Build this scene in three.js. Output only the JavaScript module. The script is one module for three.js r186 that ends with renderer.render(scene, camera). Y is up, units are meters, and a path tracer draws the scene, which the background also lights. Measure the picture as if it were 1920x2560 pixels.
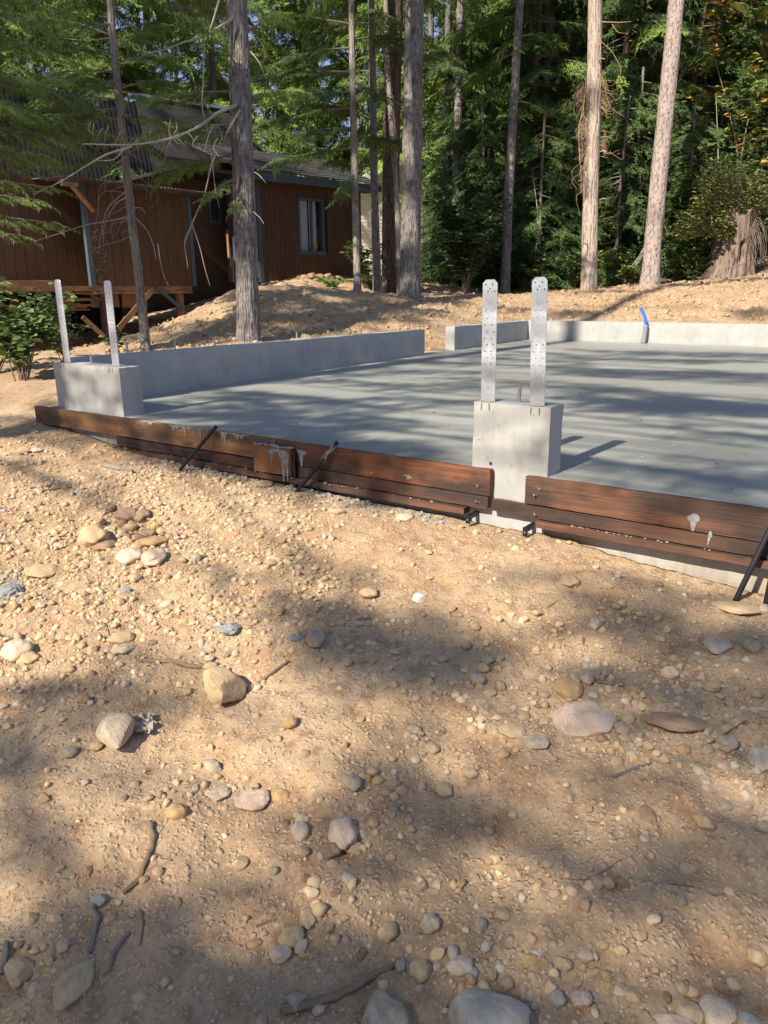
import * as THREE from 'three';
import { mergeGeometries, toCreasedNormals } from 'three/addons/utils/BufferGeometryUtils.js';
import { RoundedBoxGeometry } from 'three/addons/geometries/RoundedBoxGeometry.js';
import { createNoise2D, createNoise3D } from 'simplex-noise';

// ---------- camera, sky, sun, exposure ----------
const V3 = THREE.Vector3;
const scene = new THREE.Scene();
const EYE = new V3(0, 0.847, 0), FOC = 1880, PITCH = Math.atan((1280 - 727.2) / FOC), ROLL = 0.0087;
const camera = new THREE.PerspectiveCamera(2 * Math.atan(1280 / FOC) * 180 / Math.PI, 0.75, 0.05, 400);
camera.position.copy(EYE);
camera.rotation.set(-PITCH, 0, -ROLL, 'YXZ');
camera.updateMatrixWorld(true);

const SUN = new V3(-0.494, 0.660, 0.566).normalize();
{ // clear summer sky: deep blue overhead, paler towards the horizon and around the sun
  const W = 256, H = 128, d = new Float32Array(W * H * 4), v = new V3();
  for (let j = 0; j < H; j++) for (let i = 0; i < W; i++) {
    const el = ((j + 0.5) / H - 0.5) * Math.PI, az = ((i + 0.5) / W - 0.5) * 2 * Math.PI; v.set(Math.cos(el) * Math.cos(az), Math.sin(el), Math.cos(el) * Math.sin(az));
    const h = Math.max(0, v.y), k = Math.pow(1 - h, 3), g = Math.max(0, v.dot(SUN)), halo = 0.30 * Math.pow(g, 24) + 0.10 * Math.pow(g, 4), o = (j * W + i) * 4;
    d[o] = 0.110 + 0.20 * k + halo * 0.6; d[o + 1] = 0.175 + 0.19 * k + halo * 0.57; d[o + 2] = 0.335 + 0.15 * k + halo * 0.5; d[o + 3] = 1;
  }
  const t = new THREE.DataTexture(d, W, H, THREE.RGBAFormat, THREE.FloatType); t.mapping = THREE.EquirectangularReflectionMapping; t.magFilter = t.minFilter = THREE.LinearFilter; t.needsUpdate = true;
  scene.background = t; scene.environment = t;
}
const sun = new THREE.DirectionalLight(new THREE.Color(1.0, 0.925, 0.80), 5.0);
sun.target.position.set(0, 0, -8); sun.position.copy(SUN).multiplyScalar(60).add(sun.target.position);
sun.castShadow = true; sun.shadow.radius = 1; sun.shadow.mapSize.set(4096, 4096);
Object.assign(sun.shadow.camera, { left: -30, right: 30, top: 30, bottom: -30, near: 1, far: 140 });
scene.add(sun, sun.target);
const renderer = new THREE.WebGLRenderer({ antialias: true });
renderer.toneMapping = THREE.LinearToneMapping;
renderer.toneMappingExposure = 1.8;
renderer.shadowMap.enabled = true;

// ---------- small helpers ----------
function rngOf(seed) { let s = seed | 0; return () => { s = (s + 0x6d2b79f5) | 0; let t = Math.imul(s ^ (s >>> 15), 1 | s); t = (t + Math.imul(t ^ (t >>> 7), 61 | t)) ^ t; return ((t ^ (t >>> 14)) >>> 0) / 4294967296; }; }
const N2 = createNoise2D(rngOf(11)), N3 = createNoise3D(rngOf(12));
const lerp = (a, b, t) => a + (b - a) * t, clamp = (x, a, b) => Math.min(b, Math.max(a, x)), sstep = (a, b, x) => { const t = clamp((x - a) / (b - a), 0, 1); return t * t * (3 - 2 * t); };
const used = new Map();
function numbered(name) { const k = used.get(name) || 0; used.set(name, k + 1); return k ? name + '_' + String(k).padStart(3, '0') : name; }
function tag(o, label, category, group, kind) { o.userData = { ...o.userData, label, category }; if (group) o.userData.group = group; if (kind) o.userData.kind = kind; return o; }
function thing(name, label, category, group, pos, turn) { const o = new THREE.Group(); o.name = numbered(name); if (pos) o.position.copy(pos); if (turn) o.rotation.y = turn; scene.add(o); return tag(o, label, category, group); }
function part(name, geo, mat, parent) { const m = new THREE.Mesh(geo, mat); m.name = parent === scene ? numbered(name) : name; parent.add(m); return m; }
// pixel of the 1920 x 2560 photograph -> viewing ray; depth is measured along the optical axis
const _R = new V3(), _U = new V3(), _B = new V3(); camera.matrixWorld.extractBasis(_R, _U, _B);
function ray(px, py) { return new V3().addScaledVector(_B, -FOC).addScaledVector(_R, px - 960).addScaledVector(_U, 1280 - py).divideScalar(FOC); }
function at(px, py, depth) { return ray(px, py).multiplyScalar(depth).add(EYE); }
// slab frame: u runs along the front edge, v into the garage
const SA = 0.6191, SO = new V3(0.1212, 0, -3.894), SD = new V3(Math.cos(SA), 0, Math.sin(SA)), SN = new V3(Math.sin(SA), 0, -Math.cos(SA));
const uvp = (u, v, y = 0) => new V3(SO.x + SD.x * u + SN.x * v, y, SO.z + SD.z * u + SN.z * v);
const toUV = (x, z) => [(x - SO.x) * SD.x + (z - SO.z) * SD.z, (x - SO.x) * SN.x + (z - SO.z) * SN.z];
const slabY = (v) => 0.0078 * v;
const SLAB = { u0: -3.38, u1: 4.56, v1: 8.43, inner: -3.23, wall: 0.15, top: 0.365 };

// ---------- tileable noise textures ----------
function tileNoise(size, cells, seed) { return tileNoise2(size, cells, cells, seed); }
function fbmTile(size, start, octaves, seed, gain = 0.55) { const ns = []; let c = start; for (let i = 0; i < octaves && c <= size; i++, c *= 2) ns.push(tileNoise(size, c, seed + i)); let tot = 0, a = 1; for (let i = 0; i < ns.length; i++) { tot += a; a *= gain; }
  return (x, y) => { let s = 0, a = 1; for (const n of ns) { s += a * n(x, y); a *= gain; } return s / tot; }; }
function tileNoise2(size, cx, cy, seed) {
  const r = rngOf(seed), w = cx + 1, g = new Float32Array(w * (cy + 1)), kx = cx / size, ky = cy / size; for (let j = 0; j < cy; j++) { for (let i = 0; i < cx; i++) g[j * w + i] = r(); g[j * w + cx] = g[j * w]; } for (let i = 0; i < w; i++) g[cy * w + i] = g[i];
  return (x, y) => { if (x < 0 || x >= size) x -= size * Math.floor(x / size); if (y < 0 || y >= size) y -= size * Math.floor(y / size); const fx = x * kx, fy = y * ky, ix = fx | 0, iy = fy | 0; let tx = fx - ix, ty = fy - iy; tx = tx * tx * (3 - 2 * tx); ty = ty * ty * (3 - 2 * ty); const k = iy * w + ix, a = g[k], b = g[k + w]; const p = a + (g[k + 1] - a) * tx, q = b + (g[k + w + 1] - b) * tx; return p + (q - p) * ty; };
}
function makeTex(size, fn, srgb, rx = 1, ry = 1) {
  const d = new Uint8Array(size * size * 4), c = [0, 0, 0];
  for (let y = 0; y < size; y++) for (let x = 0; x < size; x++) { fn(x, y, c); const i = (y * size + x) * 4; d[i] = clamp(c[0], 0, 1) * 255; d[i + 1] = clamp(c[1], 0, 1) * 255; d[i + 2] = clamp(c[2], 0, 1) * 255; d[i + 3] = 255; }
  const t = new THREE.DataTexture(d, size, size, THREE.RGBAFormat); t.wrapS = t.wrapT = THREE.RepeatWrapping; t.magFilter = THREE.LinearFilter; t.minFilter = THREE.LinearMipmapLinearFilter; t.generateMipmaps = true; t.repeat.set(rx, ry);
  if (srgb) t.colorSpace = THREE.SRGBColorSpace; t.needsUpdate = true; return t;
}
const toS = (l) => l <= 0.0031308 ? l * 12.92 : 1.055 * Math.pow(l, 1 / 2.4) - 0.055;
const mixc = (o, a, b, t) => { for (let i = 0; i < 3; i++) o[i] = lerp(a[i], b[i], t); return o; };
const setS = (c) => { c[0] = toS(c[0]); c[1] = toS(c[1]); c[2] = toS(c[2]); };
const lin = (r, g, b) => new THREE.Color().setRGB(r, g, b);

// bits scattered over a tile, as heights (grit and small clods) -> bump
function scatterTile(size, count, rmin, rmax, seed) {
  const h = new Float32Array(size * size), r = rngOf(seed);
  for (let k = 0; k < count; k++) { const cx = r() * size, cy = r() * size, a = rmin + (rmax - rmin) * Math.pow(r(), 3), b = a * (0.55 + 0.45 * r()), th = r() * 6.28, c = Math.cos(th), s = Math.sin(th), hh = (0.4 + 0.6 * r()) * a / rmax;
    for (let y = Math.floor(cy - a); y <= cy + a; y++) for (let x = Math.floor(cx - a); x <= cx + a; x++) { const dx = x - cx, dy = y - cy, e = ((dx * c + dy * s) / a) ** 2 + ((-dx * s + dy * c) / b) ** 2; if (e < 1) { const i = ((y % size + size) % size) * size + ((x % size + size) % size), q = Math.sqrt(1 - e) * hh; if (q > h[i]) h[i] = q; } } }
  return h;
}

// ---------- materials ----------
const M = {};
{
  const S = 2048, n1 = fbmTile(S, 6, 4, 100), n2 = fbmTile(S, 48, 4, 140), n3 = fbmTile(S, 256, 2, 150), grit = scatterTile(S, 30000, 1.4, 9, 160);
  const A = [0.345, 0.226, 0.126], B = [0.425, 0.297, 0.178], D = [0.225, 0.136, 0.073], c2 = [0, 0, 0];
  const col = makeTex(S, (x, y, c) => { const a = n1(x, y), b = n2(x, y), e = n3(x, y), g = grit[y * S + x]; mixc(c, A, B, clamp((a - 0.3) * 2.2, 0, 1)); mixc(c, c, D, clamp((0.47 - b) * 3.2, 0, 0.75)); if (g > 0.05) mixc(c, c, [0.46, 0.325, 0.20], clamp(g * 2.2, 0, 0.6)); const k = 0.80 + 0.40 * e; c[0] *= k; c[1] *= k; c[2] *= k; setS(c); }, true, 0.5, 0.5);
  const bump = makeTex(S, (x, y, c) => { const v = 0.30 * n2(x, y) + 0.18 * n3(x, y) + 0.62 * grit[y * S + x]; c[0] = c[1] = c[2] = v; }, false, 0.5, 0.5);
  M.dirt = new THREE.MeshStandardMaterial({ map: col, bumpMap: bump, bumpScale: 0.010, roughness: 0.97, vertexColors: true });
}
{
  const S = 1024, a = fbmTile(S, 3, 6, 200), b = fbmTile(S, 24, 5, 220), st = tileNoise2(S, 10, 200, 230), st2 = tileNoise2(S, 24, 420, 231), f = fbmTile(S, 300, 2, 240);
  const sweeps = []; { const r = rngOf(245); for (let i = 0; i < 26; i++) sweeps.push([r() * S, r() * S, 60 + 120 * r(), r() * 6.28, 0.8 + r()]); } // trowel sweeps
  const arcs = (x, y) => { let v = 0; for (const [cx, cy, R, a0, w] of sweeps) { let dx = x - cx, dy = y - cy; if (dx > S / 2) dx -= S; if (dx < -S / 2) dx += S; if (dy > S / 2) dy -= S; if (dy < -S / 2) dy += S; const d = Math.abs(Math.hypot(dx, dy) - R); if (d > 14) continue; let a = Math.atan2(dy, dx) - a0; a -= 6.2832 * Math.round(a / 6.2832); if (Math.abs(a) < w) v += Math.sin(d * 1.1) * (1 - d / 14) * (1 - Math.abs(a) / w); } return v; };
  M.slab = new THREE.MeshStandardMaterial({ roughness: 0.62, color: 0xffffff,
    map: makeTex(S, (x, y, c) => { const k = 0.80 + 0.34 * (a(x, y) - 0.5) + 0.07 * (st(x, y) - 0.5) + 0.05 * (st2(x, y) - 0.5) + 0.05 * f(x, y) + 0.035 * arcs(x, y), w = clamp((b(x, y) - 0.55) * 3, 0, 1); mixc(c, [0.330, 0.325, 0.282], [0.392, 0.386, 0.342], w); for (let i = 0; i < 3; i++) c[i] *= k; setS(c); }, true, 0.28, 0.28),
    roughnessMap: makeTex(512, (x, y, c) => { const v = 0.62 + 0.38 * a(x * 2, y * 2); c[0] = c[1] = c[2] = v; }, false, 0.28, 0.28),
    bumpMap: makeTex(512, (x, y, c) => { c[0] = c[1] = c[2] = 0.5 * st(x * 2, y * 2) + 0.5 * b(x * 2, y * 2); }, false, 0.28, 0.28), bumpScale: 0.0012 });
  const p = fbmTile(S, 5, 6, 250), sp = fbmTile(S, 40, 4, 260), pits = scatterTile(S, 260, 1.5, 6, 270), ver = tileNoise2(S, 60, 6, 280);
  M.wall = new THREE.MeshStandardMaterial({ roughness: 0.85,
    map: makeTex(S, (x, y, c) => { const k = 0.84 + 0.42 * (p(x, y) - 0.5) + 0.09 * (ver(x, y) - 0.5), d = clamp((sp(x, y) - 0.63) * 5, 0, 1) * clamp((p(y, x) - 0.45) * 4, 0, 1); mixc(c, [0.43, 0.42, 0.39], [0.27, 0.27, 0.26], 0.75 * d); if (pits[y * S + x] > 0.1) mixc(c, c, [0.25, 0.25, 0.25], 0.6); for (let i = 0; i < 3; i++) c[i] *= k; setS(c); }, true, 0.9, 0.9),
    bumpMap: makeTex(S, (x, y, c) => { c[0] = c[1] = c[2] = 0.5 + 0.35 * (sp(x, y) - 0.5) + 0.2 * (p(x, y) - 0.5) - 0.5 * pits[y * S + x]; }, false, 0.9, 0.9), bumpScale: 0.004 });
  // rain-streaked concrete below the forms, with the ridged print of the form panel
  M.footing = new THREE.MeshStandardMaterial({ roughness: 0.9,
    map: makeTex(S, (x, y, c) => { const k = 0.86 + 0.4 * (p(x, y) - 0.5) + 0.25 * (ver(x, y) - 0.5), d = clamp((p(y, x) - 0.48) * 4, 0, 1); mixc(c, [0.40, 0.37, 0.315], [0.37, 0.27, 0.17], 0.8 * d); for (let i = 0; i < 3; i++) c[i] *= k; setS(c); }, true, 0.9, 0.9),
    bumpMap: makeTex(S, (x, y, c) => { c[0] = c[1] = c[2] = 0.5 + 0.3 * (sp(x, y) - 0.5) + 0.03 * Math.sin(y / S * 6.2832 * 64); }, false, 0.9, 0.9), bumpScale: 0.004 });
}
{ // wet, stained form lumber: grain runs along texture x
  const S = 512, g1 = tileNoise2(S, 5, 70, 300), g2 = tileNoise2(S, 14, 200, 301), g3 = fbmTile(S, 3, 5, 302), g4 = fbmTile(S, 10, 5, 303), wob = fbmTile(S, 4, 3, 304);
  const woodBump = makeTex(S, (x, y, c) => { c[0] = c[1] = c[2] = 0.6 * g1(x, y) + 0.4 * g2(x, y); }, false, 1, 1);
  const wood = (A, B, Dk, kDark, seed, rough) => { const r = rngOf(seed), knots = []; for (let i = 0; i < 7; i++) knots.push([r() * S, r() * S, 7 + 13 * r()]);
    return new THREE.MeshStandardMaterial({ roughness: rough, roughnessMap: null,
      map: makeTex(S, (x, y, c) => { let yy = y + 30 * wob(x, y), kn = 0; for (const [kx, ky, kr] of knots) { let dx = Math.abs(x - kx), dy = Math.abs(y - ky); if (dx > S / 2) dx = S - dx; if (dy > S / 2) dy = S - dy; const q = Math.hypot(dx * 0.7, dy) / kr; if (q < 4) { yy += kr * 1.3 * Math.exp(-q * q * 0.5) * Math.sign(y - ky || 1); if (q < 1) kn = Math.max(kn, 1 - q); } }
        const g = 0.6 * g1(x, yy) + 0.4 * g2(x, yy), st = clamp((g3(x, y) - 0.47) * 5.5, 0, 1) * kDark + 0.4 * kDark * clamp((g4(x, y) - 0.5) * 5, 0, 1); mixc(c, A, B, g); mixc(c, c, Dk, clamp(st + kn * 0.9, 0, 0.95)); setS(c); }, true, 1, 1),
      bumpMap: woodBump, bumpScale: 0.0022 }); };
  M.formRed = wood([0.23, 0.083, 0.033], [0.08, 0.033, 0.018], [0.035, 0.020, 0.014], 0.9, 31, 0.8);
  M.formBrown = wood([0.19, 0.080, 0.037], [0.068, 0.033, 0.020], [0.045, 0.026, 0.018], 0.85, 32, 0.8);
  M.formTan = wood([0.30, 0.155, 0.062], [0.17, 0.078, 0.030], [0.07, 0.038, 0.02], 0.7, 33, 0.65);
  M.formDark = wood([0.120, 0.052, 0.028], [0.065, 0.030, 0.018], [0.03, 0.02, 0.015], 0.7, 34, 0.8);
  M.cleat = wood([0.40, 0.17, 0.045], [0.26, 0.10, 0.028], [0.13, 0.06, 0.025], 0.5, 35, 0.65);
  M.lumber = wood([0.36, 0.20, 0.095], [0.24, 0.125, 0.055], [0.12, 0.065, 0.03], 0.45, 36, 0.8);
  M.greyWood = wood([0.30, 0.26, 0.22], [0.20, 0.17, 0.14], [0.10, 0.085, 0.07], 0.5, 37, 0.85);
  M.stick = wood([0.36, 0.25, 0.155], [0.24, 0.16, 0.095], [0.13, 0.085, 0.05], 0.5, 38, 0.9);
  M.siding = wood([0.096, 0.050, 0.023], [0.078, 0.040, 0.019], [0.055, 0.029, 0.015], 0.35, 39, 0.85);
}
{ // galvanised strap
  const S = 512, a = fbmTile(S, 6, 5, 400), b = tileNoise2(S, 40, 6, 401), sp = fbmTile(S, 24, 4, 402);
  M.galv = new THREE.MeshStandardMaterial({ metalness: 0.55, roughness: 0.5,
    map: makeTex(S, (x, y, c) => { const k = 0.52 + 0.24 * (a(x, y) - 0.5) + 0.12 * (sp(x, y) - 0.5) + 0.06 * (b(x, y) - 0.5); c[0] = k * 0.95; c[1] = k; c[2] = k * 1.05; setS(c); }, true, 3, 3),
    roughnessMap: makeTex(S, (x, y, c) => { c[0] = c[1] = c[2] = clamp(0.65 + 0.8 * (a(x, y) - 0.5), 0.2, 1); }, false, 3, 3) });
  M.rod = new THREE.MeshStandardMaterial({ color: lin(0.42, 0.42, 0.43), metalness: 0.7, roughness: 0.5 });
  M.rust = new THREE.MeshStandardMaterial({ color: lin(0.10, 0.05, 0.03), metalness: 0.4, roughness: 0.7 });
  M.stake = new THREE.MeshStandardMaterial({ metalness: 0.55, roughness: 0.5, map: makeTex(256, (x, y, c) => { const k = a(x * 2, y * 2); mixc(c, [0.016, 0.017, 0.026], [0.045, 0.042, 0.05], k); setS(c); }, true, 4, 4) });
  M.blackSteel = new THREE.MeshStandardMaterial({ color: lin(0.02, 0.02, 0.024), metalness: 0.5, roughness: 0.45 });
  M.spatter = new THREE.MeshStandardMaterial({ roughness: 0.95, map: makeTex(256, (x, y, c) => { const k = 0.25 + 0.35 * (sp(x * 2, y * 2) - 0.5); c[0] = k; c[1] = k * 0.97; c[2] = k * 0.90; setS(c); }, true, 4, 4) });
  M.bluePipe = new THREE.MeshStandardMaterial({ color: lin(0.03, 0.14, 0.48), roughness: 0.35 });
  M.greyPipe = new THREE.MeshStandardMaterial({ color: lin(0.22, 0.22, 0.24), roughness: 0.5 });
}
// ---------- terrain height ----------
const ctl = [];
const cu = (u, v, y) => { const p = uvp(u, v); ctl.push([p.x, p.z, y]); };
const cp = (px, py, dep) => { const p = at(px, py, dep); ctl.push([p.x, p.z, p.y]); };
for (const [u, y] of [[4.5, -.35], [1.8, -.335], [1.27, -.305], [.96, -.275], [.7, -.285], [.2, -.275], [-.27, -.265], [-.74, -.255], [-1.34, -.245], [-2.44, -.195], [-2.9, -.135], [-3.5, -.10]]) cu(u, -0.1, y);
for (const [u, y] of [[-4.3, -.22], [-2, -.30], [0, -.355], [1.5, -.42], [3.2, -.46]]) cu(u, -1, y);
for (const [u, y] of [[-3, -.40], [-.5, -.48], [1, -.53], [2.6, -.57]]) cu(u, -2, y);
for (const [u, y] of [[-2, -.58], [0, -.63], [2.2, -.68], [4, -.70]]) cu(u, -3.2, y);
for (const [u, v, y] of [[-6, -6, -.8], [2, -6, -.95], [8, -6, -1], [-15, -12, -1], [2, -14, -1.2], [18, -12, -1.2], [-4.6, .3, 0], [-5, -1.6, -.26], [-7, -1, -.1], [-7.5, 1, .03], [-13, 0, .05], [8, 0, -.4], [14, 3, 0],
  [-3.6, .5, .06], [-3.6, 1.5, .12], [-3.6, 3, .18], [-3.6, 4.5, .13], [-3.62, 5.6, .03], [-3.6, 7, .25], [-3.6, 8.4, .30], [-4.3, 2, .16], [-4.4, 5.5, .22], [-4.5, 7, .42], [-3, 8.8, .33], [0, 8.8, .33], [3, 8.8, .33], [7, 8.8, .4], [-3, 10, .56], [0, 10, .64], [3, 10, .68], [7, 6, .2]]) cu(u, v, y);
for (const a of [[620, 858, 9.5], [365, 880, 10], [450, 862, 10.6], [520, 790, 12], [585, 728, 13.6], [700, 722, 14.5], [893, 731, 14], [975, 735, 15], [1023, 743, 13.5], [1100, 737, 15.5], [1265, 735, 17], [1473, 726, 15], [1625, 716, 15], [1830, 690, 16.3], [1920, 680, 16]]) cp(...a);
for (const a of [[-12, -16, -.15], [-8, -14, -.1], [-5.2, -13, -.08], [-4.2, -14.5, .02], [-3.3, -16, .45], [-2.2, -16.2, .98], [-2.75, -18.6, 1.03], [-.57, -20.6, 1.1], [-8, -22, 0], [2, -24, 1.3], [8, -24, 2.1], [16, -20, 2.4], [13, -14, 1.4], [0, -33, 1.6], [10, -36, 3], [-14, -36, .6], [-60, -60, 1], [0, -70, 5], [60, -60, 7], [60, 0, 1], [-60, 0, .5], [-50, 50, -1], [0, 60, -1.5], [60, 50, -1]]) ctl.push(a);
const tpsExact = (() => { // thin-plate spline through the levels read off the photograph
  const n = ctl.length, m = n + 3, A = Array.from({ length: m }, () => new Float64Array(m + 1)), K = (r2) => r2 < 1e-9 ? 0 : 0.5 * r2 * Math.log(r2);
  for (let i = 0; i < n; i++) { for (let j = 0; j < n; j++) A[i][j] = K((ctl[i][0] - ctl[j][0]) ** 2 + (ctl[i][1] - ctl[j][1]) ** 2); A[i][i] += 0.02; A[i][n] = A[n][i] = 1; A[i][n + 1] = A[n + 1][i] = ctl[i][0]; A[i][n + 2] = A[n + 2][i] = ctl[i][1]; A[i][m] = ctl[i][2]; }
  for (let c = 0; c < m; c++) { let p = c; for (let r = c + 1; r < m; r++) if (Math.abs(A[r][c]) > Math.abs(A[p][c])) p = r; [A[c], A[p]] = [A[p], A[c]]; for (let r = c + 1; r < m; r++) { const q = A[r][c] / A[c][c]; if (q) for (let k = c; k <= m; k++) A[r][k] -= q * A[c][k]; } }
  const w = new Float64Array(m); for (let r = m - 1; r >= 0; r--) { let s = A[r][m]; for (let k = r + 1; k < m; k++) s -= A[r][k] * w[k]; w[r] = s / A[r][r]; }
  return (x, z) => { let s = w[n] + w[n + 1] * x + w[n + 2] * z; for (let i = 0; i < n; i++) s += w[i] * K((x - ctl[i][0]) ** 2 + (z - ctl[i][1]) ** 2); return s; };
})();
const edgeU = [-3.6, -3.3, -2.9, -2.44, -1.34, -.74, -.27, .2, .7, .96, 1.27, 1.8, 4.6], edgeY = [-.10, -.14, -.165, -.215, -.25, -.262, -.27, -.28, -.29, -.275, -.31, -.345, -.36];
function edgeLevel(u) { if (u <= edgeU[0]) return edgeY[0]; for (let i = 1; i < edgeU.length; i++) if (u < edgeU[i]) return lerp(edgeY[i - 1], edgeY[i], (u - edgeU[i - 1]) / (edgeU[i] - edgeU[i - 1])); return edgeY[edgeY.length - 1]; }
const tps = (x, z) => { const y = tpsTable(x, z), [u, v] = toUV(x, z); if (v < -0.75 || v > 0.3 || u < -3.9 || u > 5.5) return y; const k = sstep(-0.75, -0.12, v) * sstep(-3.9, -3.4, u) * sstep(5.5, 4.6, u) * (v > 0 ? 1 - v / 0.3 : 1); return lerp(y, edgeLevel(u), k); };   // soil level read along the forms
const tpsTable = (() => { // the same surface, tabulated near the camera
  const x0 = -12, z0 = -26, st = 0.09, nx = 300, nz = 320, T = new Float32Array(nx * nz); for (let j = 0; j < nz; j++) for (let i = 0; i < nx; i++) T[j * nx + i] = tpsExact(x0 + i * st, z0 + j * st);
  return (x, z) => { const fx = (x - x0) / st, fz = (z - z0) / st, i = Math.floor(fx), j = Math.floor(fz); if (i < 0 || j < 0 || i >= nx - 1 || j >= nz - 1) return tpsExact(x, z); const a = fx - i, b = fz - j, k = j * nx + i; return (T[k] * (1 - a) + T[k + 1] * a) * (1 - b) + (T[k + nx] * (1 - a) + T[k + nx + 1] * a) * b; };
})();
const ridged = (x, z) => 1 - Math.abs(N2(x, z));
function detail(x, z, u, v) {
  const wild = sstep(-3.5, -5, u) * sstep(1, 3, v) + sstep(8.5, 9.5, v) * sstep(-5, -3.4, u);   // churned soil behind the walls
  const w = clamp(wild, 0, 1), flat = sstep(0.05, 0.45, -v + sstep(-3.4, -4, u) * 3 + w * 3);
  let h = (0.022 * N2(x * 1.6 + 3, z * 1.6) + 0.010 * N2(x * 4.1, z * 4.1 + 9)) * (0.15 + 0.85 * flat);
  h += 0.0045 * N2(x * 11, z * 11) + 0.0026 * N2(x * 27, z * 27) + 0.0012 * N2(x * 61, z * 61);
  if (w > 0) h += w * (0.045 * (ridged(x * 1.3, z * 1.5) - 0.6) + 0.03 * (ridged(x * 3.1 + 5, z * 3.3) - 0.6) + 0.03 * N2(x * 6, z * 6) + 0.012 * N2(x * 15, z * 15));
  h -= 0.02 * sstep(0.75, 1.1, u) * sstep(-0.32, -0.1, v) * (v < 0.1 ? 1 : 0);   // shallow trench along the exposed footing
  return h;
}
function groundY(x, z) { const [u, v] = toUV(x, z); return tps(x, z) + detail(x, z, u, v); }
function inSlab(u, v) { return u > SLAB.u0 + 0.07 && u < SLAB.u1 - 0.05 && v > 0.04 && v < SLAB.v1 + 0.07; }
function gp(px, py) { // where the ray through a pixel meets the ground
  const r = ray(px, py); let t = 0.6, last = t;
  for (; t < 60; t += 0.02 + t * 0.004) { const p = r.clone().multiplyScalar(t).add(EYE); if (p.y < groundY(p.x, p.z)) break; last = t; }
  let a = last, b = t; for (let i = 0; i < 14; i++) { const m = (a + b) / 2, p = r.clone().multiplyScalar(m).add(EYE); if (p.y < groundY(p.x, p.z)) b = m; else a = m; }
  const p = r.clone().multiplyScalar(b).add(EYE); p.depth = b; return p;
}
// where the photograph shows loose gravel rather than packed fines (ellipses on the ground, in pixels: centre, radii, strength)
const gravelSpots = [[180, 1420, 380, 200, 1], [430, 1330, 330, 120, .9], [620, 1480, 240, 130, .8], [60, 1300, 160, 100, .8], [640, 1180, 330, 40, .55], [1420, 1560, 200, 60, .35], [1640, 1760, 280, 110, .8], [1830, 1860, 150, 150, .6], [1150, 1800, 200, 110, .4], [860, 2040, 160, 130, .5], [530, 1990, 110, 45, .8], [800, 2300, 170, 110, .6], [1150, 2330, 150, 120, .6], [1340, 2210, 160, 60, .3], [1480, 2480, 330, 70, .6], [140, 2370, 120, 80, .45], [1000, 1600, 200, 80, .35], [330, 1240, 120, 70, 1], [80, 1130, 120, 60, .4]].map(([x, y, rx, ry, s]) => { const c = gp(x, y), e = gp(x + rx, y), f = gp(x, y + ry), g = gp(x, y - ry); return [c.x, c.z, Math.hypot(e.x - c.x, e.z - c.z), Math.hypot(f.x - g.x, f.z - g.z) / 2, s]; });
function gravel(x, z) { let g = 0; for (const [cx, cz, a, b, s] of gravelSpots) { const q = ((x - cx) / a) ** 2 + ((z - cz) / b) ** 2; if (q < 2.2) g = Math.max(g, s * sstep(2.2, 0.3, q)); } return clamp(g * (0.7 + 0.5 * N2(x * 3, z * 3)) , 0, 1); }

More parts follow.
